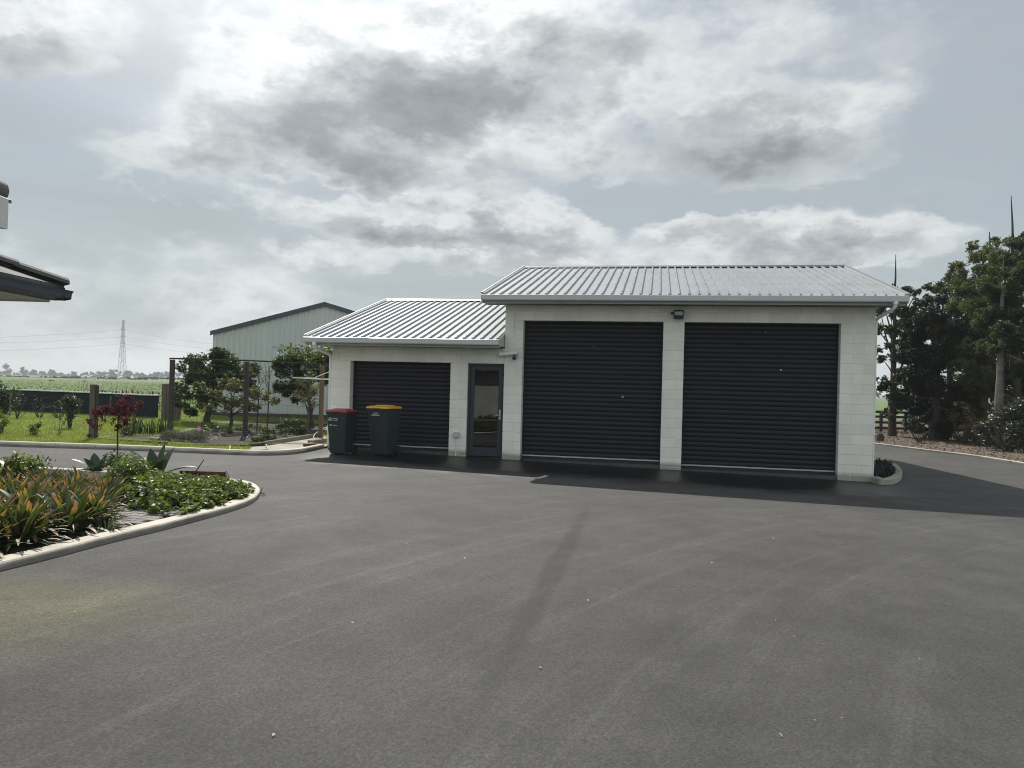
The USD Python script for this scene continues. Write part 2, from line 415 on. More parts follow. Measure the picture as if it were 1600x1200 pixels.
def asphalt_look():
    N, L = {}, []
    def n(name, kind, inputs, *conn):
        N[name] = (kind, inputs)
        for o, i in conn:
            L.append((o, f'{name}.{i}'))
    n('geo', 'geometry', {})
    P = 'geo.position'
    n('agg', 'noise_texture', {'scale': 95.0, 'detail': 4.0, 'roughness': .75}, (P, 'vector'))
    n('vor', 'voronoi_texture', {'scale': 85.0}, (P, 'vector'))
    n('vc', 'rgb_to_bw', {}, ('vor.color', 'color'))
    n('stone', 'map_range', {'from_min': .1, 'from_max': .95, 'to_min': .70, 'to_max': 1.36, 'clamp': True}, ('vc.val', 'value'))
    n('agm', 'map_range', {'from_min': .3, 'from_max': .7, 'to_min': .70, 'to_max': 1.32, 'clamp': True}, ('agg.fac', 'value'))
    n('mid', 'noise_texture', {'scale': 1.6, 'detail': 7.0, 'roughness': .65}, (P, 'vector'))
    n('midm', 'map_range', {'from_min': .3, 'from_max': .7, 'to_min': .78, 'to_max': 1.22, 'clamp': True}, ('mid.fac', 'value'))
    n('big', 'noise_texture', {'scale': .32, 'detail': 4.0, 'roughness': .55, 'distortion': 1.2}, (P, 'vector'))
    n('bigm', 'map_range', {'from_min': .3, 'from_max': .7, 'to_min': .80, 'to_max': 1.18, 'clamp': True}, ('big.fac', 'value'))
    # sweeping scuffs left by turning tyres
    n('rc', 'vector_math', {'math_type': 'subtract', 'vector2': (14.0, -3.0, 0)}, (P, 'vector1'))
    n('rl', 'vector_math', {'math_type': 'length'}, ('rc.vector', 'vector1'))
    n('rs', 'separate_xyz', {}, ('rc.vector', 'vector'))
    n('ra', 'math', {'math_type': 'arctan2'}, ('rs.y', 'value1'), ('rs.x', 'value2'))
    n('rl2', 'math', {'math_type': 'multiply', 'value2': 2.4}, ('rl.value', 'value1'))
    n('rv', 'combine_xyz', {'z': 0.0}, ('rl2.value', 'x'), ('ra.value', 'y'))
    n('scuff', 'noise_texture', {'scale': 2.2, 'detail': 6.0, 'roughness': .7}, ('rv.vector', 'vector'))
    n('scm', 'map_range', {'from_min': .52, 'from_max': .72, 'to_min': 1.0, 'to_max': 1.4, 'clamp': True}, ('scuff.fac', 'value'))
    # one dark worn wheel track
    a, b = gnd(906, 815), gnd(800, 1010)
    ang = math.atan2(b[1] - a[1], b[0] - a[0])
    n('tk', 'mapping', {'mapping_type': 'texture', 'location': ((a[0] + b[0]) / 2, (a[1] + b[1]) / 2, 0), 'rotation': (0, 0, ang), 'scale': (3.9, .12, 50)}, (P, 'vector'))
    n('tkn', 'noise_texture', {'scale': 1.4, 'detail': 3.0}, (P, 'vector'))
    n('tkd', 'vector_math', {'math_type': 'multiply_add', 'vector2': (.8, .8, 0), 'vector3': (-.4, -.4, 0)}, ('tkn.color', 'vector1'))
    n('tka', 'vector_math', {'math_type': 'add'}, ('tk.vector', 'vector1'), ('tkd.vector', 'vector2'))
    n('tkg', 'gradient_texture', {'gradient_type': 'spherical'}, ('tka.vector', 'vector'))
    n('tkm', 'map_range', {'from_min': 0, 'from_max': .5, 'to_min': 1, 'to_max': .66, 'clamp': True}, ('tkg.fac', 'value'))
    # pale yellow-green lichen by the garden bed
    m0 = gnd(40, 965)
    n('ms', 'mapping', {'mapping_type': 'texture', 'location': (m0[0] - .5, m0[1] + .05, 0), 'rotation': (0, 0, .15), 'scale': (2.0, 1.25, 50)}, (P, 'vector'))
    n('msa', 'vector_math', {'math_type': 'add'}, ('ms.vector', 'vector1'), ('tkd.vector', 'vector2'))
    n('msg', 'gradient_texture', {'gradient_type': 'spherical'}, ('msa.vector', 'vector'))
    n('msn', 'math', {'math_type': 'multiply'}, ('msg.fac', 'value1'), ('agm.result', 'value2'))
    n('msm', 'map_range', {'from_min': .05, 'from_max': .8, 'to_min': 0, 'to_max': .42, 'clamp': True}, ('msn.value', 'value'))
    for i, src in enumerate(('stone.result', 'midm.result', 'bigm.result', 'scm.result', 'tkm.result')):
        n(f'v{i}', 'math', {'math_type': 'multiply'}, ('agm.result' if i == 0 else f'v{i-1}.value', 'value1'), (src, 'value2'))
    n('c', 'mix_color', {'a': ASPHALT, 'b': (.20, .19, .085)}, ('msm.result', 'fac'))
    n('cv', 'vector_math', {'math_type': 'scale'}, ('c.result', 'vector1'), ('v4.value', 'scale'))
    # the strip before the doors is much darker and smoother
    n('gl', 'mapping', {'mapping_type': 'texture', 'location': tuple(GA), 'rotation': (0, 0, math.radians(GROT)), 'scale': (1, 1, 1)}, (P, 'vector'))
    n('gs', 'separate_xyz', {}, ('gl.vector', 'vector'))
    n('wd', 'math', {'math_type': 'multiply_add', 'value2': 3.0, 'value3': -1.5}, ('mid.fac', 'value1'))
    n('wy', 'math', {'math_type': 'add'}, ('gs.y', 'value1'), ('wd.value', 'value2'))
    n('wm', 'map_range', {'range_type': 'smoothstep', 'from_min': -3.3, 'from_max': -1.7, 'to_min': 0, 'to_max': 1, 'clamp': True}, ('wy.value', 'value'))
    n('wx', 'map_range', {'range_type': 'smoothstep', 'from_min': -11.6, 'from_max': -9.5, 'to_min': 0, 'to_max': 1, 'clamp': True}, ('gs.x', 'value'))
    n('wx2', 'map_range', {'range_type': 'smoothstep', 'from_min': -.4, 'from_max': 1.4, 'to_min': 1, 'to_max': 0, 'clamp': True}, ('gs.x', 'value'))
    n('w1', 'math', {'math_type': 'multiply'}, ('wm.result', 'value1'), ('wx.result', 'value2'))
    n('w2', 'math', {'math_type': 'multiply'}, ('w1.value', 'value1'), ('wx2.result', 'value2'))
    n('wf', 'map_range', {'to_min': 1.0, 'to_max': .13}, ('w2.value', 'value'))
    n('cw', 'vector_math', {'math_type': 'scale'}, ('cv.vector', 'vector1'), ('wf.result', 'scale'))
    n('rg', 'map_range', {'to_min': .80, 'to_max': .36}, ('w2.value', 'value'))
    n('bh', 'math', {'math_type': 'add'}, ('vc.val', 'value1'), ('agg.fac', 'value2'))
    n('bs', 'map_range', {'to_min': .0045, 'to_max': .0022}, ('w2.value', 'value'))
    n('bp', 'bump', {'strength': 1.0}, ('bh.value', 'height'), ('bs.result', 'distance'))
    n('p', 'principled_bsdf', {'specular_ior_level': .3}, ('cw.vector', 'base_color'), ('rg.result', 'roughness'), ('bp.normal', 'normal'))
    return usdkit.material(stage, '/World/Looks/asphalt', N, L, surface='p.BSDF')


def pane_look(name, tint, floor):
    return usdkit.material(stage, f'/World/Looks/{name}', {
        'f': ('fresnel', {'IOR': 1.5}), 'k': ('math', {'math_type': 'multiply_add', 'value2': 1.2, 'value3': floor}),
        't': ('transparent_bsdf', {'color': tint}), 'g': ('glossy_bsdf', {'color': (.95, .97, 1), 'roughness': .01}), 'm': ('mix_closure', {})},
        [('f.fac', 'k.value1'), ('k.value', 'm.fac'), ('t.BSDF', 'm.closure1'), ('g.BSDF', 'm.closure2')], surface='m.closure')


ASPHALT = (.0615, .0607, .0585)
M = {}
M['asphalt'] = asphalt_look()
M['block'] = look('painted_block', (.78, .765, .685), .75, .08, 1.6, obj=.055, bump=.0025, bscale=70, fine=.05, fscale=40, stretch=(1, 1, .45), low_tone=(.26, .25, .20), low_tone_h=.16)
M['mortar'] = look('painted_mortar', (.69, .68, .615), .85, .06, 3.0, bump=.002)
M['plinth'] = look('wet_plinth', (.05, .05, .048), .5, .25, 3.0)
M['roof'] = look('grey_roof_steel', (.30, .325, .345), .55, .10, 1.5, obj=.04, spec=.14, fine=.04, fscale=20)
M['gutter'] = look('pale_grey_gutter', (.46, .47, .46), .35, .04, 2.0)
M['white'] = look('white_paint', (.74, .75, .72), .4, .05, 3.0)
M['trim_dark'] = look('dark_trim', (.05, .065, .08), .45, .08, 3.0)
M['slat'] = look('charcoal_slat', (.013, .0125, .018), .40, .12, .8, obj=.12, spec=.3, fine=.10, fscale=9, stretch=(.4, 1, 3))
M['frame'] = look('charcoal_frame', (.024, .028, .036), .4, .08, 3.0)
M['rail'] = look('aluminium_rail', (.42, .42, .41), .4, .1, 5.0)
M['rubber'] = look('rubber', (.012, .012, .013), .7)
M['glass'] = pane_look('window_glass', (.62, .66, .66), .03)
M['inside'] = look('dim_interior', (.05, .05, .05), .8)
M['concrete'] = look('concrete', (.54, .505, .43), .85, .16, 2.5, bump=.003, bscale=45, fine=.12, fscale=60, low_tone=(.15, .14, .115), low_tone_h=.055)  # darker tone low on the kerb faces, tops left pale
M['old_concrete'] = look('mossy_concrete', (.30, .29, .235), .85, .25, 1.8, bump=.004, bscale=40, fine=.15, fscale=60)
M['paver'] = look('grey_paver', (.22, .20, .19), .85, .14, 6.0, obj=.15, bump=.003, bscale=50, fine=.1)
M['soil'] = look('garden_soil', (.024, .019, .017), .95, .35, 6.0, bump=.03, bscale=14, fine=.3, fscale=45)
M['bark'] = look('bark_mulch', (.115, .085, .062), .95, .35, 2.2, bump=.03, bscale=16, fine=.35, fscale=40)
M['litter'] = look('bark_chips', [(0, (.06, .04, .03)), (.4, (.13, .09, .06)), (.75, (.24, .17, .10)), (1, (.34, .27, .17))], .9, .1, island=.25)
M['lawn'] = look('lawn_ground', (.165, .205, .05), .9, .22, .9, bump=.02, bscale=30, fine=.25, fscale=30)
M['blade'] = look('grass_blade', [(0, (.135, .18, .042)), (.6, (.20, .25, .058)), (1, (.27, .30, .09))], .6, .18, .5, island=.25, transl=.5, transl_colour=(1.6, 1.6, .8))
M['paddock'] = look('paddock_grass', (.095, .145, .036), .95, .25, .08, fine=.18, fscale=1.3)
M['tuft'] = look('paddock_tuft', [(0, (.07, .105, .03)), (.7, (.095, .14, .038)), (1, (.13, .165, .05))], 1.0, .15, island=.2, transl=.3, spec=.0)
M['fence_panel'] = look('dark_fence_panel', (.010, .017, .024), .75, .12, .6, obj=.10, spec=.2)
M['fence_cap'] = look('pale_cap', (.6, .63, .62), .5, .06)
M['wood_old'] = look('weathered_wood', (.105, .09, .075), .85, .25, 3.0, stretch=(3, 3, .4), bump=.004, bscale=30, fine=.2, fscale=50)
M['wood_dark'] = look('dark_wood', (.040, .033, .028), .8, .25, 3.0, stretch=(3, 3, .5), bump=.003, bscale=30)
M['wood_brown'] = look('brown_treated_post', (.12, .085, .05), .8, .2, 3.0, stretch=(3, 3, .5))
M['timber_edge'] = look('grey_timber', (.17, .145, .115), .85, .22, 4.0, bump=.003)
M['wire'] = look('galvanised_wire', (.10, .10, .10), .5)
M['power'] = look('power_wire', (.12, .13, .14), .5)
M['steel'] = look('lattice_steel', (.14, .15, .16), .6, .1)
M['shed'] = look('shed_cladding', (.52, .56, .54), .55, .04, .5, obj=.02)
M['trunk'] = look('tree_bark', (.115, .10, .085), .9, .3, 3.0, stretch=(2, 2, .7), bump=.02, bscale=14, fine=.2)
M['trunk_pale'] = look('pale_bark', (.15, .138, .12), .9, .3, 2.5, stretch=(1, 1, 2.5), bump=.02, bscale=14, fine=.2)
M['trunk_dark'] = look('dark_bark', (.05, .042, .036), .9, .25, 3.0, bump=.01)


def leaves(name, cols, transl=.35, rough=.45, tc=None, spec=.4):
    M[name] = look(name, cols, rough, .14, .9, island=.22, transl=transl, transl_colour=tc or (1.5, 1.7, .6), spec=spec)


leaves('leaf_conifer', [(0, (.030, .042, .025)), (.6, (.062, .083, .044)), (1, (.115, .14, .07))], .36)
leaves('leaf_conifer_dark', [(0, (.010, .019, .014)), (.7, (.022, .036, .022)), (1, (.05, .068, .036))], .18)
leaves('leaf_conifer_gold', [(0, (.044, .056, .029)), (.6, (.10, .116, .057)), (1, (.18, .19, .092))], .42)
leaves('leaf_grey', [(0, (.045, .055, .045)), (.6, (.08, .092, .075)), (1, (.15, .16, .14))], .2, .35)
leaves('leaf_bush', [(0, (.028, .048, .024)), (.6, (.052, .082, .036)), (1, (.11, .145, .055))], .36)
leaves('leaf_lime', [(0, (.05, .075, .018)), (.6, (.09, .12, .028)), (1, (.16, .18, .05))], .4)
leaves('leaf_sparse', [(0, (.065, .075, .04)), (.5, (.12, .12, .065)), (1, (.19, .15, .095))], .35)
leaves('leaf_cover', [(0, (.05, .08, .025)), (.45, (.10, .14, .04)), (.8, (.19, .22, .08)), (1, (.36, .37, .24))], .42, .42)
leaves('leaf_red', [(0, (.048, .013, .018)), (.6, (.085, .022, .030)), (1, (.15, .045, .05))], .4, .5, (1.8, 1.0, .9))
leaves('leaf_silver', [(0, (.09, .10, .085)), (1, (.17, .17, .16))], .2, .7)
leaves('leaf_brown', [(0, (.07, .045, .03)), (1, (.2, .14, .08))], .3)
leaves('leaf_far', [(0, (.030, .042, .028)), (1, (.052, .066, .040))], .0, .9)
leaves('leaf_succulent', [(0, (.020, .026, .036)), (.6, (.034, .042, .056)), (1, (.07, .08, .10))], .05, .45)
leaves('petal_pale', [(0, (.55, .52, .42)), (1, (.7, .68, .6))], .3, .6, (1, 1, 1))
leaves('leaf_iris', [(0, (.04, .075, .04)), (1, (.085, .13, .065))], .3, .4)


# leaf-sized faces --------------------------------------------------------------
def leaf_cards(centres, size, rng, droop=0.0, ratio=.5, up=.35, length_var=.35):
    """One folded pointed leaf (two triangles) at each centre, turned at random; up biases the faces to the sky."""
    n = len(centres)
    d = rng.normal(size=(n, 3)); d[:, 2] = d[:, 2] * .7 - droop
    d /= np.linalg.norm(d, axis=1, keepdims=True)
    nn = rng.normal(size=(n, 3)); nn[:, 2] = np.abs(nn[:, 2]) + up
    w = np.cross(d, nn); w /= np.maximum(np.linalg.norm(w, axis=1, keepdims=True), 1e-6)
    nn = np.cross(w, d)
    L = (size * (1 + length_var * rng.uniform(-1, 1, n)))[:, None]
    W = L * ratio * .5
    c = np.asarray(centres)
    v = np.stack([c - d * L * .5, c + w * W + nn * W * .25, c + d * L * .5, c - w * W + nn * W * .25], 1).reshape(-1, 3)
    i = np.arange(n)[:, None] * 4
    f = np.concatenate([i + [[0, 1, 2]], i + [[0, 2, 3]]], 1).reshape(-1, 3)
    return trimesh.Trimesh(v, f, process=False)


def in_balls(clumps, n, rng, shell=.5):
    """n points spread through balls (x, y, z, radius[, flatness]), denser towards each ball's skin."""
    C = np.array([(*c, 1.0)[:5] if len(c) == 4 else c for c in clumps], float)
    p = C[:, 3] ** 2; p /= p.sum()
    k = rng.choice(len(C), n, p=p)
    d = rng.normal(size=(n, 3)); d /= np.linalg.norm(d, axis=1, keepdims=True)
    r = (shell + (1 - shell) * rng.uniform(size=n)) ** .8
    r *= 1 + .18 * rng.normal(size=n)
    d *= (C[k, 3] * r)[:, None]; d[:, 2] *= C[k, 4]
    return C[k, :3] + d


def limb(a, b, r0, r1, rng, bend=.12, n=6, sides=6):
    a, b = np.asarray(a, float), np.asarray(b, float)
    t = np.linspace(0, 1, n)[:, None]
    L = np.linalg.norm(b - a)
    off = rng.normal(size=3) * bend * L
    p = a + (b - a) * t + np.sin(t * np.pi) * off * .5
    return tube(p, np.linspace(r0, r1, n), sides)


def blade_mesh(base, yaw, length, width, lean, curl, rng, seg=7, fold=.25, tip=.15, base_w=.6):
    """A strap leaf: grows from base, leans out and bends over. Returns (verts, faces, uv), v along the leaf."""
    t = np.linspace(0, 1, seg + 1)
    ang = lean + curl * t ** 1.6
    dx = np.cumsum(np.r_[0, np.sin((ang[1:] + ang[:-1]) / 2)]) * length / seg
    dz = np.cumsum(np.r_[0, np.cos((ang[1:] + ang[:-1]) / 2)]) * length / seg
    w = width * .5 * np.where(t < .35, base_w + (1 - base_w) * t / .35, 1 - (1 - tip) * (np.maximum(t - .35, 0) / .65) ** 2.2)
    h = np.array([math.cos(yaw), math.sin(yaw), 0]); s = np.array([-h[1], h[0], 0])
    mid = np.asarray(base, float) + dx[:, None] * h + dz[:, None] * np.array([0, 0, 1])
    nrm = -np.cos(ang)[:, None] * h + np.sin(ang)[:, None] * np.array([0, 0, 1])
    v = np.stack([mid - s * w[:, None] + nrm * w[:, None] * fold, mid, mid + s * w[:, None] + nrm * w[:, None] * fold], 1)
    uv = np.stack([np.stack([np.full_like(t, a), t], 1) for a in (0, .5, 1)], 1)
    f = []
    for i in range(seg):
        for j in range(2):
            a, b = i * 3 + j, (i + 1) * 3 + j
            f += [(a, a + 1, b + 1), (a, b + 1, b)]
    return v.reshape(-1, 3), np.array(f), uv.reshape(-1, 2)


def strap_look(name, low, mid, tip_cols, at=(.35, .72, .92), transl=.3, rough=.52):
    """Strap leaves: green, dying off towards an orange-brown tip by a different length on each leaf."""
    N = {'tc': ('texture_coordinate', {}), 'geo': ('geometry', {}), 'oi': ('object_info', {}),
         'wn': ('white_noise_texture', {'dimensions': '1D'}), 's': ('separate_xyz', {}),
         'n': ('noise_texture', {'scale': 30.0, 'detail': 3.0}),
         'sh': ('math', {'math_type': 'multiply_add', 'value2': .80, 'value3': -.57}),
         'nz': ('math', {'math_type': 'multiply_add', 'value2': .25, 'value3': -.12}),
         'a1': ('math', {'math_type': 'add'}), 'a2': ('math', {'math_type': 'add'}),
         'r': ('rgb_ramp', {'ramp': [(0, low), (at[0], mid), (at[1], mid), (at[2], tip_cols[0]), (1, tip_cols[1])]}),
         'vr': ('map_range', {'to_min': .65, 'to_max': 1.35}), 'cv': ('vector_math', {'math_type': 'scale'}),
         'p': ('principled_bsdf', {'roughness': rough}), 'tcx': ('vector_math', {'math_type': 'multiply', 'vector2': (1.5, 1.6, .8)}),
         'tr': ('translucent_bsdf', {}), 'mx': ('mix_closure', {'fac': transl}), 'rr': ('math', {'math_type': 'add'})}
    L = [('tc.UV', 's.vector'), ('oi.random', 'rr.value1'), ('geo.random_per_island', 'rr.value2'), ('rr.value', 'wn.w'), ('wn.value', 'sh.value1'), ('tc.object', 'n.vector'), ('n.fac', 'nz.value1'),
         ('s.y', 'a1.value1'), ('sh.value', 'a1.value2'), ('a1.value', 'a2.value1'), ('nz.value', 'a2.value2'), ('a2.value', 'r.fac'),
         ('wn.color', 'vr.value'), ('r.color', 'cv.vector1'), ('vr.result', 'cv.scale'), ('cv.vector', 'p.base_color'), ('cv.vector', 'tcx.vector1'),
         ('tcx.vector', 'tr.color'), ('p.BSDF', 'mx.closure1'), ('tr.BSDF', 'mx.closure2')]
    M[name] = usdkit.material(stage, f'/World/Looks/{name}', N, L, surface='mx.closure')


strap_look('strap_orange', (.10, .085, .05), (.050, .078, .022), ((.33, .19, .075), (.30, .15, .085)))
strap_look('strap_green', (.10, .10, .06), (.045, .075, .028), ((.06, .09, .035), (.22, .16, .08)), (.3, .8, .97))
strap_look('agave', (.10, .13, .09), (.050, .085, .052), ((.055, .09, .055), (.10, .09, .06)), (.2, .8, .97), .08, .42)

# ================================================================ the setting: ground
def struct(name, mesh, mat, label=None, **kw):
    return put(name, mesh, mat, kind='structure', label=label, **kw)


xs = np.unique(np.r_[np.linspace(-60, 60, 121), np.geomspace(60, 2600, 20), -np.geomspace(60, 2600, 20)])
ys = np.unique(np.r_[np.linspace(-30, 60, 46), np.geomspace(60, 2600, 22), -np.geomspace(30, 450, 8)])
X, Y = np.meshgrid(xs, ys, indexing='ij')
gv = np.stack([X, Y, zg(X) - .035], -1).reshape(-1, 3)
i, j = np.meshgrid(np.arange(len(xs) - 1), np.arange(len(ys) - 1), indexing='ij')
k = (i * len(ys) + j).ravel(); n_ = len(ys)
gf = np.r_[np.c_[k, k + n_, k + n_ + 1], np.c_[k, k + n_ + 1, k + 1]]
struct('paddock', trimesh.Trimesh(gv, gf, process=False), M['paddock'], 'flat green paddock reaching to the distant trees', smooth=True)

left_kerb = smooth_line([(-40, 13.9), (-24, 14.3), (-14, 14.55), (-9.8, 14.64), (-7.45, 14.80), (-5.6, 14.80), (-4.93, 14.86), (-4.5, 15.2), (-4.28, 15.8), (-4.2, 16.5), (-4.15, 17.0)], .22)
strip = [gnd(1366, 694.5), gnd(1448, 705), gnd(1535, 716), gnd(1597, 726)]
strip = [(11.0, 40), (12.3, 33)] + [tuple(p[:2]) for p in strip] + [(14.6, 17), (15.0, 10), (15.3, 0), (15.4, -12)]
strip_line = smooth_line(strip, .4)

drive = sg.Polygon([(-40, -12), (15.4, -12)] + [tuple(p) for p in strip_line[::-1]] + [(6, 40), (6, 24), (-4.0, 17.2)] + [tuple(p) for p in left_kerb[::-1]])
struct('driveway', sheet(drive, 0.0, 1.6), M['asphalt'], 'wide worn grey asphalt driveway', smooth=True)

lawn_poly = sg.Polygon([tuple(p) for p in left_kerb] + [(-4.0, 17.6), (-2.3, 27), (-2, 31), (-12, 30), (-40, 33)])
bedL = sg.Polygon([tuple(gnd(*p)[:2]) for p in ((146, 687), (205, 688), (250, 692), (300, 695), (345, 697), (392, 696), (430, 691), (470, 686), (506, 679), (512, 664), (430, 660), (350, 662), (318, 668), (285, 676), (268, 684), (222, 681), (180, 684))]).buffer(0)
padL = sg.Polygon([tuple(gnd(*p)[:2]) for p in ((388, 708), (396, 699), (430, 694), (470, 689), (507, 682))] + [(-4.1, 17.5), (-4.22, 16.6), (-4.32, 15.8), (-4.55, 15.25), (-4.98, 14.95)]).buffer(0)
struct('lawn', sheet(lawn_poly.difference(bedL).difference(padL), .03, 1.0), M['lawn'], 'mown green lawn beyond the driveway', smooth=True)
struct('garden_soil', sheet(bedL, .025, .5), M['soil'], 'dark soil bed with plants under the wire trellis')
struct('concrete_pad', sheet(padL, .035, .5), M['old_concrete'], 'small brownish concrete pad where the hose lies')

kp = [(0, -.05), (0, .075), (-.012, .092), (-.10, .095), (-.11, .085), (-.11, -.05)]
lk = sweep(kp, left_kerb[::1])
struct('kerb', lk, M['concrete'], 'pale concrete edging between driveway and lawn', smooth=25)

# island bed by the driveway
isl_front = [(-4.55, 2.0), (-4.2, 4.0)] + [tuple(gnd(*p)[:2]) for p in ((0, 892), (50, 880), (100, 867.5), (150, 853.5), (200, 841), (255, 828), (310, 813.5), (365, 798), (392, 788), (404, 779), (407, 772), (403, 765), (392, 759.5), (378, 756.5), (350, 753.5), (269, 747), (120, 739), (0, 732.5))] + [(-10, 11.75)]
isl_line = chaikin(isl_front, 3)
# the line runs with the bed on its left: the profile lies to the left (negative)
kp2 = [(0, -.05), (0, .052), (-.012, .064), (-.160, .068), (-.175, .056), (-.175, -.05)]
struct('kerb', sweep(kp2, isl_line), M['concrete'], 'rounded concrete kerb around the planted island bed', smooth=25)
isl_poly = sg.Polygon([tuple(p) for p in isl_line] + [(-10, 2.0)]).buffer(0).buffer(-.165)
struct('island_soil', sheet(isl_poly, .042, .5), M['soil'], 'dark soil of the island bed')

# pavers in the island bed, each a stone of its own
pv = UsdGeom.Xform.Define(stage, numbered('/World', 'garden_path')).GetPath().pathString
tag(pv, 'short path of grey pavers across the island bed', kind='structure')
pdir = np.array([-.93, .37]); pn = np.array([.37, .93])
rngp = np.random.default_rng(3)
pav_poly = sg.Polygon([tuple(gnd(*p, .04)[:2]) for p in ((165, 838), (168, 800), (190, 792), (300, 792), (325, 800), (240, 830))])
for r in range(-6, 18):
    for c in range(-6, 12):
        o = np.array([-3.55, 7.3]) + pn * (r * .104) + pdir * ((c + .5 * (r % 2)) * .206)
        q = sg.Point(*(o + pdir * .1 + pn * .05))
        if not isl_poly.contains(q.buffer(.085)) or not pav_poly.contains(q):
            continue
        b = rbox(.003, .203, .003, .101, 0, .05, .005)
        T = np.eye(4); T[:3, 0] = (*pdir, 0); T[:3, 1] = (*pn, 0); T[:3, 3] = (*o, float(zg(o[0])) + .008 + rngp.uniform(-.003, .003))
        b.apply_transform(T)
        b.fix_normals()
        put('paver', b, M['paver'], pv)

# right-hand bark bed and its concrete strip
bark_poly = sg.Polygon([tuple(p) for p in strip_line] + [(60, -12), (60, 60), (11.5, 60)])
struct('bark_bed', sheet(bark_poly, .03, 2.0), M['bark'], 'bark and leaf litter bed under the dark trees', smooth=True)
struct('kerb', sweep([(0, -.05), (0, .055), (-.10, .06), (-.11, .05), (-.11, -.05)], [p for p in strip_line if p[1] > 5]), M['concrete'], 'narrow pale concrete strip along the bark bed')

# little bed at the garage corner
cb = chaikin([tuple(gw(-.02, -.03)[:2]), tuple(gnd(1375, 758)[:2]), tuple(gnd(1394, 758)[:2]), tuple(gnd(1407, 752)[:2]), tuple(gnd(1411, 744)[:2]), tuple(gnd(1405, 735)[:2]), tuple(gnd(1394, 728)[:2]), tuple(gw(.62, 3.4)[:2]), tuple(gw(.45, 5.0)[:2]), tuple(gw(.05, 6.0)[:2])])
struct('kerb', sweep([(0, -.05), (0, .10), (-.012, .115), (-.13, .118), (-.14, .105), (-.14, -.05)], cb), M['old_concrete'], 'curved concrete kerb around the tiny bed at the garage corner', smooth=25)
cb_poly = sg.Polygon([tuple(p) for p in cb]).buffer(-.1)
struct('corner_soil', sheet(cb_poly, .06, .3), M['soil'], 'soil of the tiny bed at the garage corner')

# ================================================================ the garage
M['soffit_grey'] = look('grey_soffit', (.15, .155, .15), .7, .05)
GAR = thing('garage', 'white painted block garage with grey ribbed roofs and three dark roller doors', 'garage', GA, GROT)
WALL = numbered(GAR, 'wall'); UsdGeom.Xform.Define(stage, WALL)
OPEN = [(-7.04, -4.10, 3.13), (-3.67, -.64, 3.13), (-8.24, -7.43, 2.19), (-10.94, -8.63, 2.19)]


def lay_blocks(x0, x1, top, edges, openings):
    mort = []
    for k, (za, zb) in enumerate(zip(edges[:-1], edges[1:])):
        spans, x = [], x0
        for a, b, t in sorted(openings):
            if za < t - .001 and a < x1 and b > x0:
                if a - x > .02:
                    spans.append((x, a))
                x = max(x, b)
        if x1 - x > .02:
            spans.append((x, x1))
        for a, b in spans:
            cuts, g = [a], math.ceil((a + .12 + (.2 if k % 2 else 0)) / .4) * .4 - (.2 if k % 2 else 0)
            while g < b - .10:
                if g > a + .10:
                    cuts.append(g)
                g += .4
            cuts.append(b)
            for c, d in zip(cuts[:-1], cuts[1:]):
                put('concrete_block', rbox(c + .002, d - .002, 0, .19, za + .0025, zb - .0025, .005), M['block'], WALL)
            mort.append(box(a + .008, b - .008, .0035, .183, za, zb))
    put('mortar', cat(mort), M['mortar'], WALL)


lay_blocks(-7.44, 0.0, 3.48, [3.13 - .2 * k for k in range(16, -1, -1)] + [3.33, 3.48], OPEN[:2])
lay_blocks(-11.39, -7.44, 2.52, [2.19 - .2 * k for k in range(12, -1, -1)] + [2.37, 2.52], OPEN[2:])


def gable(x0, x1, pts):
    return extrude(pts, x1 - x0).apply_translation([x0, 0, 0])


ALPHA_T, ALPHA_L = math.atan2(4.97 - 3.62, 5.0), math.atan2(4.06 - 2.68, 5.05)
put('side_wall', gable(-.19, 0, [(.192, -.1), (9.0, -.1), (9.0, 3.40), (4.5, 4.86), (.192, 3.60)]), M['block'], GAR)
put('side_wall', gable(-7.44, -7.25, [(.192, -.1), (9.0, -.1), (9.0, 3.40), (4.5, 4.86), (.192, 3.60)]), M['block'], GAR)
put('side_wall', gable(-11.39, -11.2, [(.192, -.1), (9.1, -.1), (9.1, 2.5), (4.55, 3.95), (.192, 2.66)]), M['block'], GAR)
put('rear_wall', box(-11.2, -.19, 8.85, 9.0, -.1, 2.6), M['block'], GAR)


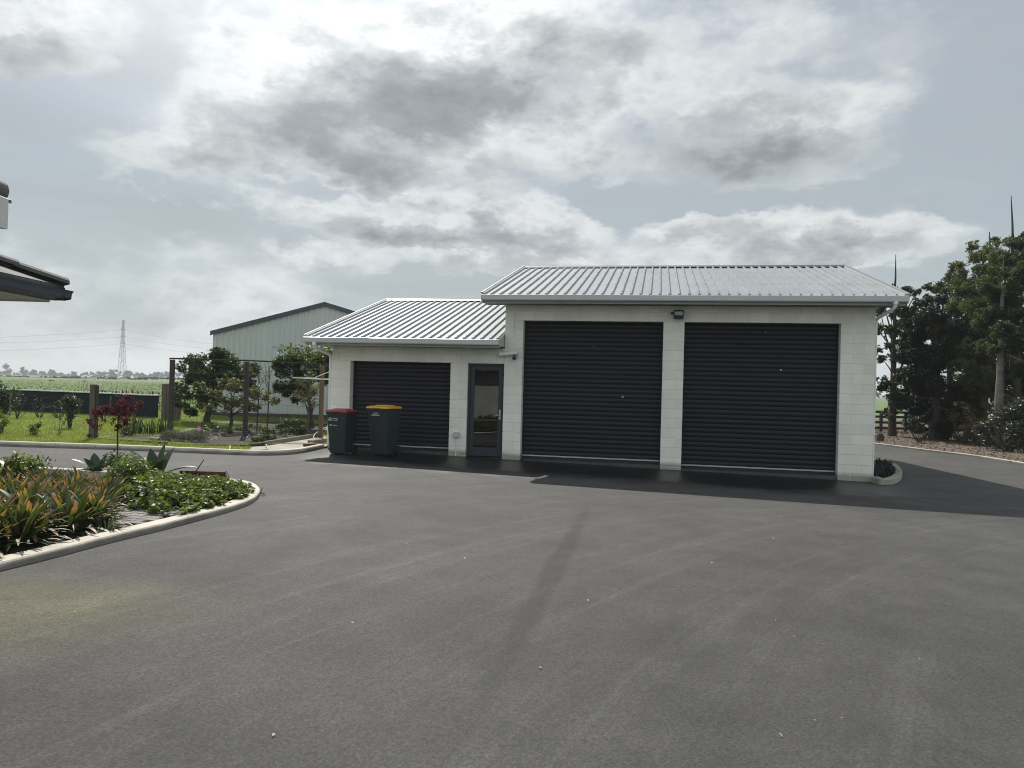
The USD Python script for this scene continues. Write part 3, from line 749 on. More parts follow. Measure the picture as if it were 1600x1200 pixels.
def roof(x0, x1, yE, zE, yR, zR, parts_to):
    a = math.atan2(zR - zE, yR - yE); L = math.hypot(zR - zE, yR - yE)
    def slope(m):
        v = np.array(m.vertices)
        s, h = v[:, 1].copy(), v[:, 2].copy()
        v[:, 1] = yE + s * math.cos(a) - h * math.sin(a)
        v[:, 2] = zE + s * math.sin(a) + h * math.cos(a)
        m.vertices = v
        return m
    R = numbered(GAR, 'roof'); UsdGeom.Xform.Define(stage, R)
    n = int(round((x1 - x0) / .19)); w = (x1 - x0) / n
    for s in range(0, n, 4):
        e = min(n, s + 4)
        put('roof_sheet', slope(box(x0 + s * w + .001, x0 + e * w - .001, 0, L, -.004 - .0015 * (s // 4 % 2), .0)), M['roof'], R)
    for s in range(n + 1):
        c = min(max(x0 + s * w, x0 + .035), x1 - .035)
        prof = np.array([(-.030, .001), (-.013, .040), (.013, .040), (.030, .001)])
        v = np.array([(c + p[0], -.02 if k == 0 else L - .06, p[1]) for k in (0, 1) for p in prof])
        put('roof_rib', slope(trimesh.convex.convex_hull(v)), M['roof'], R)
    sc = []
    for s in range(1, n):
        for row in range(5):
            c, q = x0 + s * w, .18 + row * (L - .5) / 4
            sc.append(slope(box(c - .009, c + .009, q - .009, q + .009, .0405, .047)))
    tag(put('roof_screws', cat(sc), M['trim_dark'], R), kind='stuff')
    rc = gable(x0 - .02, x1 + .02, [(yR - .18, zR - .18 * math.tan(a) + .032), (yR, zR + .055), (yR + .18, zR - .18 * math.tan(a) + .032), (yR + .18, zR - .18 * math.tan(a) + .022), (yR, zR + .043), (yR - .18, zR - .18 * math.tan(a) + .022)])
    put('ridge_cap', rc, M['trim_dark'], R)
    put('rear_roof_slope', gable(x0, x1, [(yR, zR - .001), (yR, zR - .012), (2 * yR - yE, zE - .012), (2 * yR - yE, zE)]), M['roof'], R)
    # barge boards on the rakes
    for xe, sgn in ((x0, -1), (x1, 1)):
        if parts_to == 'left' and sgn > 0:
            continue
        xa, xb = (xe - .028, xe - .002) if sgn < 0 else (xe + .002, xe + .028)
        t = math.tan(a)
        put('barge_board', gable(xa, xb, [(yE + .02, zE - .15), (yR, zR - .16), (2 * yR - yE - .02, zE - .15), (2 * yR - yE - .02, zE + .02), (yR, zR + .03), (yE + .02, zE + .02)]), M['gutter'], R)
        put('barge_cap', gable(xa - .012, xb + .012, [(yE - .02, zE + .024), (yR, zR + .034), (2 * yR - yE, zE + .024), (2 * yR - yE, zE + .05), (yR, zR + .062), (yE - .02, zE + .05)]), M['roof'], R)
    # gutter, fascia, soffit
    gp = [(yE - .085, zE - .125), (yE - .03, zE - .125), (yE + .045, zE - .10), (yE + .045, zE - .015), (yE + .035, zE - .015), (yE + .03, zE - .09), (yE - .03, zE - .113), (yE - .073, zE - .110),
          (yE - .083, zE - .022), (yE - .070, zE - .016), (yE - .078, zE - .006), (yE - .098, zE - .014), (yE - .098, zE - .105)]
    put('gutter', gable(x0 - .01, x1 + .01, gp), M['gutter'], R)
    put('fascia', box(x0 + .003, x1 - .003, yE + .05, yE + .07, zE - .175, zE - .02), M['gutter'], R)
    put('soffit', box(x0 + .006, x1 - .006, yE + .073, -.004, zE - .165, zE - .155), M['soffit_grey'], R)


roof(-7.84, .42, -.5, 3.62, 4.5, 4.97, 'both')
roof(-11.80, -7.46, -.5, 2.68, 4.55, 4.06, 'left')
put('barge_board', gable(-7.452, -7.445, [(-.52, 2.53), (-.005, 2.56), (-.005, 2.84), (-.52, 2.70)]), M['gutter'], GAR)


def roller_door(x0, x1, zb, zt, cy=.215):
    D = numbered(GAR, 'roller_door'); UsdGeom.Xform.Define(stage, D)
    n = int(round((zt + .06 - zb) / .0985)); h = (zt + .06 - zb) / n
    a = np.linspace(0, 1, 7)
    bulge = .013 * np.sin(np.pi * np.clip(a, 0, 1)) ** .7
    for s in range(n):
        z0 = zb + s * h
        prof = [(cy - b, z0 + .007 + t * (h - .010)) for t, b in zip(a, bulge)]
        prof += [(cy + .006, z0 + h), (cy + .006, z0)]
        put('slat', extrude(prof, x1 - x0 + .12).apply_translation([x0 - .06, 0, 0]), M['slat'], D)
    put('bottom_rail', rbox(x0 + .012, x1 - .012, cy - .045, cy - .008, zb - .012, zb + .016, .004), M['rail'], D)
    put('weather_strip', box(x0 + .02, x1 - .02, cy - .035, cy - .01, zb - .09, zb - .014), M['rubber'], D)
    for s, xe in ((1, x0), (-1, x1)):
        put('guide_channel', box(*(sorted((xe - s * .05, xe + s * .008))), .193, .240, zb - .1, zt + .05), M['frame'], D)
    put('threshold', box(x0 - .02, x1 + .02, .03, 1.2, -.1, zb - .07), M['plinth'], GAR)


roller_door(-7.04, -4.10, .23, 3.13)
roller_door(-3.67, -.64, .17, 3.13)
roller_door(-10.94, -8.63, .31, 2.19)
for (px, py), dn in (((973, 620), 0), ((928, 542), 0), ((1220, 578), 1), ((1196, 520), 1)):
    d_ = ray(px, py); o_ = np.array([0, 0, EYE]) - GA          # where the photograph shows the bright lock plates
    nb = np.array([-_gs, _gc, 0.0]); t_ = (.195 - o_ @ nb) / (d_ @ nb); q_ = o_ + d_ * t_
    ux = q_ @ np.array([_gc, _gs, 0.0]); r_ = .020 if py in (620, 578) else .010
    put('lock', rbox(ux - r_, ux + r_, .186, .203, q_[2] - r_ * .8, q_[2] + r_ * .8, .003), M['rail'], f'{GAR}/roller_door' + ('' if dn == 0 else '_001'))
# glazed door
D = numbered(GAR, 'door'); UsdGeom.Xform.Define(stage, D)
dx0, dx1, dz0, dz1 = -8.238, -7.432, .16, 2.188
for a in ((dx0, dx0 + .045, dz0, dz1), (dx1 - .045, dx1, dz0, dz1), (dx0 + .045, dx1 - .045, dz1 - .045, dz1)):
    put('door_frame', rbox(a[0], a[1], .06, .16, a[2], a[3], .004), M['frame'], D)
lx0, lx1 = dx0 + .049, dx1 - .049
for a in ((lx0, lx0 + .085, dz0 + .02, dz1 - .05), (lx1 - .085, lx1, dz0 + .02, dz1 - .05)):
    put('stile', rbox(*a[:2], .085, .130, *a[2:], .004), M['frame'], D)
for za, zb in ((dz1 - .14, dz1 - .05), (.945, .985), (dz0 + .02, .37)):
    put('door_rail', rbox(lx0 + .086, lx1 - .086, .088, .127, za, zb, .004), M['frame'], D)
for za, zb in ((.985, dz1 - .14), (.37, .945)):
    put('pane', box(lx0 + .082, lx1 - .082, .104, .109, za + .001, zb - .001), M['glass'], D)
put('handle', cat([rbox(lx1 - .06, lx1 - .02, .070, .084, .98, 1.20, .004), tube([(lx1 - .04, .085, 1.08), (lx1 - .04, .045, 1.08), (lx1 - .14, .042, 1.08)], .009, 8)]), M['rail'], D)
put('door_sill', box(dx0, dx1, .03, .20, .0, .158), M['plinth'], GAR)
put('interior_shelf', box(-8.6, -7.6, 2.2, 2.6, .15, 1.3), M['inside'], GAR)
# downpipes
put('downpipe', cat([tube([(.20, -.55, 3.50), (.20, -.54, 3.42), (.17, -.46, 3.36), (.06, .02, 3.26), (.036, .11, 3.20), (.036, .13, 3.05), (.036, .13, .0)], .034, 10),
                     tube([(.20, -.55, 3.52), (.20, -.55, 3.46)], .052, 10)]), M['white'], GAR, smooth=40)
put('downpipe', cat([tube([(-11.56, -.55, 2.56), (-11.56, -.54, 2.48), (-11.55, -.44, 2.43), (-11.46, .0, 2.33), (-11.445, .07, 2.28), (-11.445, .08, 2.1), (-11.445, .08, .1)], .040, 10),
                     tube([(-11.56, -.55, 2.58), (-11.56, -.55, 2.50)], .052, 10)]), M['white'], GAR, smooth=40)
# conduit on the pier
put('conduit', cat([tube([(-7.33, -.018, 3.30), (-7.27, -.018, 3.29), (-7.245, -.018, 3.25), (-7.245, -.018, 2.62)], .011, 6), rbox(-7.262, -7.228, -.034, 0, 2.98, 3.01, .003)]), M['block'], GAR)

# things fixed to the garage
def fixed(name, label, cat_, x, y, z, group=None):
    return thing(name, label, cat_, gw(x, y, z), GROT, group)


t = fixed('flood_light', 'black square floodlight under the eave between the two tall doors', 'floodlight', -3.80, 0, 3.30)
put('bracket', cat([rbox(-.05, .05, -.03, 0, -.05, .05, .004), tube([(0, -.02, 0), (0, -.09, .0)], .012, 8)]), M['frame'], t)
put('housing', rot(rbox(-.10, .10, -.17, -.07, -.09, .09, .012), rx=14), M['frame'], t)
put('lens', rot(rbox(-.08, .08, -.176, -.171, -.005, .07, .001), rx=14), M['rail'], t)
put('sensor', cat([rbox(-.16, -.105, -.10, -.05, -.02, .03, .008)]), M['frame'], t)
t = fixed('light_fitting', 'long grey weatherproof light fitting tilted above the glazed door', 'light fitting', -7.30, 0, 2.43)
put('backing', rot(rbox(-.24, .16, -.055, 0, -.045, .045, .012), ry=-6), M['gutter'], t)
put('diffuser', rot(rbox(-.25, .17, -.13, -.057, -.055, .035, .02), ry=-6), M['white'], t)
put('sensor', cat([trimesh.creation.icosphere(2, .042).apply_translation([.09, -.08, -.115]), tube([(.09, -.06, -.04), (.09, -.075, -.09)], .014, 8)]), M['frame'], t, smooth=True)
put('cable', tube([(.13, -.03, -.03), (.16, -.03, -.08), (.13, -.03, -.13), (.09, -.05, -.12)], .007, 6), M['frame'], t)
t = fixed('power_box', 'small grey electrical box with conduit on pier left of the glazed door', 'electrical box', -8.45, 0, .62)
put('cover', rbox(-.065, .065, -.07, 0, -.05, .065, .008), M['gutter'], t)
put('conduit', tube([(0, -.03, -.05), (0, -.03, -.47)], .014, 8), M['white'], t)

# ================================================================ wheelie bins
def rrect(hx, hy, r, z, cy=0.0, n=5):
    p = []
    for cxs, cys, a0 in ((1, 1, 0), (-1, 1, 90), (-1, -1, 180), (1, -1, 270)):
        for a in np.linspace(a0, a0 + 90, n):
            p.append((cxs * (hx - r) + r * math.cos(math.radians(a)), cy + cys * (hy - r) + r * math.sin(math.radians(a)), z))
    return np.array(p)


def loft(rings):
    n, m = len(rings[0]), len(rings)
    v = np.vstack(rings + [rings[0].mean(0)[None], rings[-1].mean(0)[None]])
    f = []
    for i in range(m - 1):
        for j in range(n):
            k = (j + 1) % n
            f += [(i * n + j, i * n + k, (i + 1) * n + k), (i * n + j, (i + 1) * n + k, (i + 1) * n + j)]
    for j in range(n):
        k = (j + 1) % n
        f += [(m * n, k, j), (m * n + 1, (m - 1) * n + j, (m - 1) * n + k)]
    t = trimesh.Trimesh(v, np.array(f), process=False)
    t.fix_normals()
    return t


M['bin_green'] = look('bin_plastic', (.011, .018, .019), .45, .08, 3.0, fine=.06, fscale=60)
M['lid_red'] = look('red_lid', (.28, .022, .045), .4, .06, 3.0)
M['lid_yellow'] = look('yellow_lid', (.62, .34, .03), .4, .06, 3.0)
M['mark'] = look('white_print', (.55, .56, .56), .6, .1, 30.0)


def bin_(loc, rz, w, d, h, lid, label, marks):
    t = thing('wheelie_bin', label, 'wheelie bin', loc, rz)
    hb = h - .05
    sec = lambda f, z: rrect(w / 2 * (.80 + .20 * f), d / 2 * (.74 + .26 * f), .045, z, cy=.035 * (1 - f) - .0)
    put('body', loft([sec(0, .035), sec(.05, .05), sec(.16, .13), sec(.18, .15), sec(.9, hb - .11), sec(.93, hb - .105), sec(.95, hb - .04), sec(1.02, hb - .038), sec(1.03, hb)]), M['bin_green'], t, smooth=35)
    put('rim', loft([rrect(w / 2 * 1.05, d / 2 * 1.05, .05, hb - .045), rrect(w / 2 * 1.06, d / 2 * 1.06, .05, hb - .02), rrect(w / 2 * 1.05, d / 2 * 1.05, .05, hb - .004)]), M['bin_green'], t, smooth=35)
    lw, ld = w / 2 * 1.09, d / 2 * 1.08
    put('lid', cat([loft([rrect(lw, ld, .05, hb, -.01), rrect(lw, ld, .05, hb + .018, -.01), rrect(lw * .97, ld * .97, .05, hb + .035, -.01), rrect(lw * .80, ld * .80, .06, hb + .052, 0)]),
                    loft([rrect(lw * .62, ld * .55, .05, hb + .05, .02), rrect(lw * .58, ld * .50, .05, hb + .068, .02)]),
                    rbox(-w * .16, w * .16, -ld - .035, -ld + .02, hb + .002, hb + .02, .006)]), lid, t, smooth=35)
    put('handle', cat([tube([(-w * .42, d / 2 + .02, hb - .03), (-w * .42, d / 2 + .10, hb - .01), (w * .42, d / 2 + .10, hb - .01), (w * .42, d / 2 + .02, hb - .03)], .016, 8)]), M['bin_green'], t)
    for s in (-1, 1):
        wh = trimesh.creation.cylinder(.10, .05, sections=20)
        wh.apply_transform(trimesh.transformations.rotation_matrix(math.pi / 2, [0, 1, 0]))
        wh.apply_translation([s * (w / 2 * .86 + .02), d / 2 * .80, .10])
        put('wheel', wh, M['rubber'], t, smooth=35)
    put('axle', tube([(-w * .42, d / 2 * .80, .10), (w * .42, d / 2 * .80, .10)], .012, 8), M['rail'], t)
    # printed marks on the front: too worn to read in the photograph
    zz = lambda z: -(d / 2 * (.74 + .26 * (z - .05) / (h - .2))) + .035 * (1 - (z - .05) / (h - .2)) - .004
    ms = []
    for kind, x, z, a, b in marks:
        if kind == 'ring':
            r = trimesh.creation.annulus(a * .72, a, .002, sections=24)
            ms.append(r.apply_transform(trimesh.transformations.rotation_matrix(math.pi / 2, [1, 0, 0])).apply_translation([x, zz(z), z]))
            r = trimesh.creation.cylinder(a * .4, .002, sections=16)
            ms.append(r.apply_transform(trimesh.transformations.rotation_matrix(math.pi / 2, [1, 0, 0])).apply_translation([x, zz(z), z]))
        else:
            rm = np.random.default_rng(int(1000 * z))
            q = x
            while q < x + a:                                # worn strokes of an unreadable line
                wq = rm.uniform(.010, .022)
                hq = b * rm.uniform(.6, 1)
                ms.append(box(q, q + wq * .7, zz(z) - .002, zz(z) + .003, z - hq / 2, z + hq / 2))
                q += wq
    put('printed_mark', cat(ms), M['mark'], t)
    return t


bp = gnd(530, 713)
bin_((-3.52, 15.82, float(zg(-3.5))), -15.4, .45, .50, .93, M['lid_red'], 'dark green wheelie bin with a red lid, at the garage corner', [('ring', -.13, .73, .036, 0), ('bar', -.08, .745, .13, .02), ('bar', -.07, .71, .10, .016), ('bar', -.15, .61, .05, .03), ('bar', -.07, .61, .08, .016)])
bin_((-2.66, 15.98, float(zg(-2.6))), -22, .50, .56, 1.04, M['lid_yellow'], 'taller dark green wheelie bin with a yellow lid, before the small roller door', [('bar', -.09, .89, .09, .022), ('bar', -.14, .85, .19, .024)])

# ================================================================ island bed plants
def zi(x):
    return float(zg(x)) + .042


# strap-leaved clumps: three prototypes, leaf by leaf, then copies
CL = 'strap_leaf_clump'
CL_LABEL, CL_GROUP = 'strap-leaved clump with scorched orange leaf tips crowded in the island bed', 'orange-tipped strap-leaved clumps in the island bed'


def clump(name, label, category, loc, rng, n, ln, wd, lean, curl, mat, spread=.10, group=None, seg=7, parent=None):
    t = thing(name, label, category, loc, 0, group)
    for k in range(n):
        yaw = rng.uniform(0, 2 * math.pi)
        f = (k + .5) / n
        r = spread * math.sqrt(f)
        v, fc, uv = blade_mesh((r * math.cos(yaw), r * math.sin(yaw), -.02), yaw + rng.normal() * .25, ln * rng.uniform(.7, 1.15), wd * rng.uniform(.75, 1.2),
                               lean[0] + (lean[1] - lean[0]) * f + rng.normal() * .08, curl * rng.uniform(.5, 1.5) * (.4 + f), rng, seg)
        put('leaf', (v, fc), M[mat], t, smooth=True, uv=uv)
    return t


spots = []
rngc = np.random.default_rng(21)
# (pixel of the clump's foot, size)
feet = []
inner = isl_poly.buffer(-.20)
clear = sg.Polygon([tuple(gnd(*p, .07)[:2]) for p in ((172, 848), (176, 805), (196, 792), (215, 775), (300, 780), (330, 806), (250, 850))])
for row in range(14):                                        # rows set out across the left part of the bed
    for col in range(9):
        x = -3.95 - col * .34 + (row % 2) * .18 + rngc.uniform(-.07, .07)
        y = 4.7 + row * .34 + rngc.uniform(-.07, .07)
        if inner.contains(sg.Point(x, y)) and not clear.contains(sg.Point(x, y)) and y < 9.35 - .25 * max(0, x + 5.0) * 4 and x > -.76 * y:
            feet.append((x, y))
feet.sort(key=lambda p: p[1])
protos = []
for k, (x, y) in enumerate(feet):
    loc = (x, y, zi(x) + .01)
    if k < 3:
        protos.append(clump(CL, CL_LABEL, 'plant', loc, rngc, 64, .41, .052, (.10, 1.25), 1.0, 'strap_orange', .10, CL_GROUP))
    else:
        copy_of(protos[k % 3], CL, loc, rngc.uniform(0, 360), (rngc.uniform(.85, 1.1) * (.86 if y > 7.4 else 1.08 if y > 6.3 else .95)), CL_LABEL, 'plant', CL_GROUP)

# small grassy tuft beside the pavers
P = gnd(182, 830, .05)
clump('grassy_tuft', 'small pale-edged grassy tuft between the scorched clumps and the pavers', 'plant', (P[0] - .12, P[1] + .05, zi(P[0])), rngc, 60, .20, .014, (.2, 1.3), .8, 'strap_green', .12)

# agave-like plants with big leaves, each leaf a part
def agave(label, loc, rng, n, ln, wd, lean, name='agave'):
    t = thing(name, label, 'plant', loc)
    for k in range(n):
        f = (k + .5) / n
        yaw = k * 2.39996 + rng.normal() * .15
        v, fc, uv = blade_mesh((.05 * math.cos(yaw), .05 * math.sin(yaw), 0), yaw, ln * rng.uniform(.85, 1.1), wd * rng.uniform(.9, 1.1), lean[0] + (lean[1] - lean[0]) * f, .75 * f + .1, rng, 10, .32, .04, .75)
        put('leaf', (v, fc), M['agave'], t, smooth=True, uv=uv)
    return t


ra = np.random.default_rng(5)
P = gnd(243, 757, .07)
agave('large green agave with one upright leaf behind the leafy ground cover', (P[0], P[1], P[2] + .10), ra, 12, .44, .16, (.05, 1.5))
P = gnd(150, 752, .07)
agave('broad-leaved agave half hidden behind the scorched clumps, left of the red maple', (P[0], P[1], P[2] + .13), ra, 9, .28, .12, (.3, 1.4))
P = gnd(28, 757, .07)
agave('broad-leaved agave at the far left edge of the island bed', (P[0], P[1], P[2] + .15), ra, 9, .28, .13, (.4, 1.4))

# leafy ground cover filling the tip of the bed
rg = np.random.default_rng(11)
cov = []
poly = sg.Polygon([tuple(gnd(*p, .07)[:2]) for p in ((178, 785), (205, 797), (240, 803), (290, 804), (310, 798), (345, 788.5), (378, 779), (394, 769), (390, 763), (372, 760), (345, 762), (300, 761), (262, 757), (215, 751), (185, 751), (150, 758))])
bx = poly.bounds
while len(cov) < 400:
    x, y = rg.uniform(bx[0], bx[2]), rg.uniform(bx[1], bx[3])
    if poly.contains(sg.Point(x, y)):
        edge = min(1, poly.exterior.distance(sg.Point(x, y)) / .35)
        h = .05 + (.55 + .45 * min(1, max(0, (-3.6 - x) / 1.2))) * (.08 + .13 * meshkit.noise([[x * 2.2, y * 2.2, 0]], 4)[0]) * edge
        cov.append((x, y, zi(x) + h, .055 + .06 * edge * rg.uniform(.5, 1.2), 1.0))
pts = in_balls(cov, 17000, rg, .3)
pts[:, 2] = np.maximum(pts[:, 2], zg(pts[:, 0]) + .055)
put('ground_cover', leaf_cards(pts, .058, rg, ratio=.75, up=1.0), M['leaf_cover'], kind='stuff', label='low leafy green ground cover filling the rounded end of the island bed')
low = []
while len(low) < 100:
    x, y = rg.uniform(-7.5, -3.6), rg.uniform(5, 11)
    if isl_poly.contains(sg.Point(x, y)) and not poly.contains(sg.Point(x, y)) and sg.Point(x, y).distance(sg.Point(-4.0, 7.9)) > .7:
        low.append((x, y, zi(x) + .02, .09, .6))
put('dead_leaves', leaf_cards(in_balls(low, 1500, rg, .1), .09, rg, ratio=.3, up=.6), M['leaf_brown'], kind='stuff', label='dry fallen leaves between the scorched clumps')
wild = [(gnd(*p, .07)[0], gnd(*p, .07)[1], zi(gnd(*p)[0]) + .32, .16, .8) for p in ((25, 762), (55, 765), (190, 770), (205, 762), (180, 757), (215, 768))]
put('pale_flowered_plant', leaf_cards(in_balls(wild, 1600, rg, .3), .045, rg, ratio=.7, up=1.0), M['leaf_cover'], label='pale green bushy plants rising behind the scorched clumps', kind='stuff')

# rusty corrugated edging sheet, sticks
a, b = gnd(280, 755, .07), gnd(353, 757.5, .07)
n = 60
s = np.linspace(0, 1, n)
w = .014 * np.sin(s * 2 * np.pi * 15)
line = a[None, :2] + (b - a)[None, :2] * s[:, None]
nv = np.array([-(b - a)[1], (b - a)[0]]); nv /= np.linalg.norm(nv)
line = line + nv * w[:, None]
zb_ = zg(line[:, 0]) + .05
v = np.concatenate([np.c_[line, zb_], np.c_[line, zb_ + .19], np.c_[line + nv * .003, zb_ + .19], np.c_[line + nv * .003, zb_]])
f = []
for i in range(n - 1):
    for r in range(4):
        p, q = r * n + i, ((r + 1) % 4) * n + i
        f += [(p, p + 1, q + 1), (p, q + 1, q)]
M['rust'] = look('rusty_sheet', (.13, .065, .04), .8, .35, 8.0, fine=.25, fscale=40)
put('corrugated_sheet', trimesh.Trimesh(v, np.array(f), process=False), M['rust'], label='rusty corrugated edging sheet standing at the back of the island bed', cat='metal sheet')
P = gnd(294, 758, .07)
put('garden_stick', tube([P + [0, 0, 0], P + [.10, 0, .19], P + [.19, .02, .34]], [.010, .008, .006], 6), M['wood_dark'], label='thin dark stick leaning right behind the ground cover', cat='stick')
P = gnd(359, 757, .07)
put('bent_wire', tube([P, P + [-.02, 0, .12], P + [-.05, 0, .175], P + [-.13, 0, .15], P + [-.26, 0, .10]], .0055, 6), M['wire'], label='bent wire stake beside the rusty sheet near the bed tip', cat='wire')
P = gnd(404, 774)
put('fallen_twig', cat([tube([P + [-.05, 0, .01], P + [.04, .02, .03], P + [.10, -.03, .01]], [.008, .006, .004], 5), tube([P + [.02, .01, .02], P + [.03, .03, .08], P + [.045, .03, .10]], [.006, .005, .003], 5),
                        leaf_cards(P + rg.normal(size=(14, 3)) * [.05, .04, .008] + [0, 0, .02], .06, rg, up=1)]), M['wood_dark'], label='dark fallen twig on the asphalt at the tip of the island kerb', cat='twig')

# weeping red maple on a thin stem
P = gnd(182, 748, .07) + [0, 0, .07]
t = thing('red_maple', 'small weeping dark red maple on a thin bare stem in the island bed', 'tree', P, scale=.90)
rm = np.random.default_rng(8)
sc = 11.3 / 1190
H = 1.18
stem = [(0, 0, -.05), (.004, 0, .35), (-.006, 0, .7), (.01, 0, .92), (.0, 0, H - .12)]
put('trunk', tube(stem, [.013, .011, .011, .010, .008], 7), M['trunk_dark'], t)
clumps_r = []
for (dx, dz, r) in ((-.30, .82, .09), (-.38, .92, .07), (-.26, .95, .11), (-.16, .92, .11), (-.05, .98, .12), (.03, 1.07, .11), (.05, 1.16, .08), (.12, 1.0, .11), (.22, 1.04, .09), (.27, 1.10, .06), (.18, .93, .09), (-.34, .70, .06), (-.37, .60, .05), (.02, .82, .09), (.03, .72, .08), (.10, .80, .07), (-.08, .80, .07), (.0, .63, .05), (.16, .78, .05), (-.28, .72, .05)):
    for q in range(3):
        clumps_r.append((dx * .95 + rm.normal() * .03, rm.normal() * .12, dz - .01 + rm.normal() * .02, r * .72, .8))
for k in range(9):
    c = clumps_r[(k * 7) % len(clumps_r)]
    a0 = (0, 0, rm.uniform(.85, H - .12))
    put('branch', tube([a0, ((c[0]) * .6, c[1] * .6, max(c[2], a0[2]) + .08), (c[0], c[1], c[2])], [.006, .005, .003], 5), M['trunk_dark'], t)
put('crown', leaf_cards(in_balls(clumps_r, 2100, rm, .2), .050, rm, droop=.9, ratio=.30, up=.2), M['leaf_red'], t)

# ================================================================ beyond the driveway: lawn plants and fence
def shrub(name, label, category, foot_, balls, n, size, mat, rng, stem=.02, stems=4, ratio=.5, up=.4, droop=0.0, group=None, stem_mat='trunk_dark', shell=.3):
    t = thing(name, label, category, foot_, 0, group)
    if stems:
        ms = []
        for k in range(stems):
            c = balls[k % len(balls)]
            ms.append(limb((rng.normal() * stem, rng.normal() * stem, -.03), (c[0], c[1], c[2]), stem, stem * .35, rng, .12, 5, 5))
        put('stem', cat(ms), M[stem_mat], t)
    put('foliage', leaf_cards(in_balls(balls, n, rng, shell), size, rng, droop, ratio, up), M[mat], t)
    return t


rs = np.random.default_rng(31)
P = gnd(108, 671)
shrub('young_shrub', 'young bushy shrub with pale shiny leaves alone on the lawn', 'shrub', P, [(0, 0, .28, .12), (.03, .05, .45, .20), (-.05, 0, .62, .22), (.10, 0, .66, .18), (-.02, .05, .80, .14), (-.12, 0, .75, .1), (.2, 0, .6, .1)], 700, .085, 'leaf_grey', rs, .02, 5)
P = gnd(53, 683)
shrub('young_shrub', 'knee-high young shrub with pale tips on the lawn near the kerb', 'shrub', P, [(0, 0, .12, .09), (.06, 0, .25, .10), (-.05, 0, .2, .08), (.12, 0, .28, .06)], 170, .07, 'leaf_cover', rs, .012, 4)
P = gnd(1, 680)
shrub('young_shrub', 'young pale shrub on the lawn at the left edge of the photo', 'shrub', P, [(0, 0, .2, .1), (.05, 0, .36, .12), (-.08, 0, .45, .12), (.12, 0, .3, .08)], 200, .08, 'leaf_cover', rs, .012, 4)
P = gnd(92, 682)
shrub('young_shrub', 'thin bare sapling with few leaves right of the knee-high shrub', 'shrub', P, [(0, 0, .1, .05), (.08, 0, .3, .06), (.02, 0, .4, .04)], 40, .06, 'leaf_bush', rs, .008, 3)
for px, py, h, lab in ((26, 656, .72, 'bare rose bush with pinkish tips before the dark fence'), (62, 655, .55, 'low bare twiggy bush before the dark fence, second from left'), (92, 655, .5, 'low bare twiggy bush before the dark fence, left of the shiny-leaved shrub')):
    P = gnd(px, py)
    t = thing('bare_bush', lab, 'bush', P)
    put('stem', cat([limb((0, 0, -.02), (rs.normal() * .22, rs.normal() * .2, h * rs.uniform(.6, 1)), .012, .005, rs, .15, 5, 5) for _ in range(8)]), M['trunk_dark'], t)
    put('foliage', leaf_cards(in_balls([(0, 0, h * .85, .25)], 40, rs), .06, rs), M['leaf_brown' if px != 26 else 'leaf_red'], t)

# dark panel fence with a pale cap
fa, fb = np.array([-31.0, 30.6]), np.array([-11.75, 25.35])
fd = (fb - fa) / np.linalg.norm(fb - fa); fl = np.linalg.norm(fb - fa)
FEN = thing('dark_fence', 'low dark panel fence with a pale cap behind the lawn', 'fence', (*fa, 0), math.degrees(math.atan2(fd[1], fd[0])))
npan = 18; pw = fl / npan
for k in range(npan):
    x = k * pw; wx = fa[0] + fd[0] * (x + pw / 2); z0 = float(zg(wx))
    pz = [(0, z0 - .05), (0, z0 + .74), (-.02, z0 + .74), (-.02, z0 - .05)]
    put('panel', cat([box(x + .004, x + pw - .004, -.012, .012, z0 - .05, z0 + .76)]), M['fence_panel'], FEN)
    put('post', box(x - .035, x + .035, .016, .07, z0 - .05, z0 + .76), M['fence_panel'], FEN)
    put('cap', rbox(x + .001, x + pw - .001, -.05, .08, z0 + .765, z0 + .80, .006), M['fence_cap'], FEN)
P = gnd(8, 648)
shrub('fence_shrub', 'dense green shrub before the dark fence at the left edge', 'shrub', P, [(-.4, 0, .35, .38), (.0, 0, .45, .35), (-.2, 0, .68, .35), (.25, 0, .6, .25), (-.8, 0, .5, .5), (.35, 0, .8, .12)], 1800, .10, 'leaf_bush', rs, .03, 5)
for px, top, lab in ((15, 652, 'pale stake standing in the green shrub at the left edge'), (170, 629, 'pale thin stake leaning against the dark fence'), (190, 622, 'thin pale stake right of the leaning one before the dark fence')):
    base = gnd(px, 655 if px != 15 else 652)
    d = .02 if px != 190 else 0
    put('stake', rbox(-.016, .016, -.016, .016, -.05, .72, .003).apply_transform(trimesh.transformations.rotation_matrix(.06 if px == 170 else .02, [0, 1, 0])).apply_translation(base), M['wire'], label=lab, cat='stake')
# square old post in front
P = gnd(148, 688)
t = thing('old_post', 'thick weathered wooden post behind the red maple', 'post', P)
put('post', rbox(-.105, .01, -.07, .07, -.1, 1.22, .012), M['wood_old'], t)
put('side_plank', rbox(.013, .04, -.05, .05, -.1, 1.20, .008), M['wood_dark'], t)
# weathered upright boards at the end of the dark fence
P = gnd(271, 657)
t = thing('board_screen', 'weathered grey board screen at the right end of the dark fence', 'screen', (P[0], P[1] - .2, P[2]))
for k in range(4):
    put('board', rbox(-.31 + k * .157, -.31 + k * .157 + .15, -.02 + .004 * (k % 2), .02, -.05, 1.18 + .015 * (k % 3), .006), M['wood_old'], t)
put('rail', box(-.31, .31, .022, .06, .8, .88), M['wood_old'], t)
put('rail', box(-.31, .31, .022, .06, .2, .28), M['wood_old'], t)

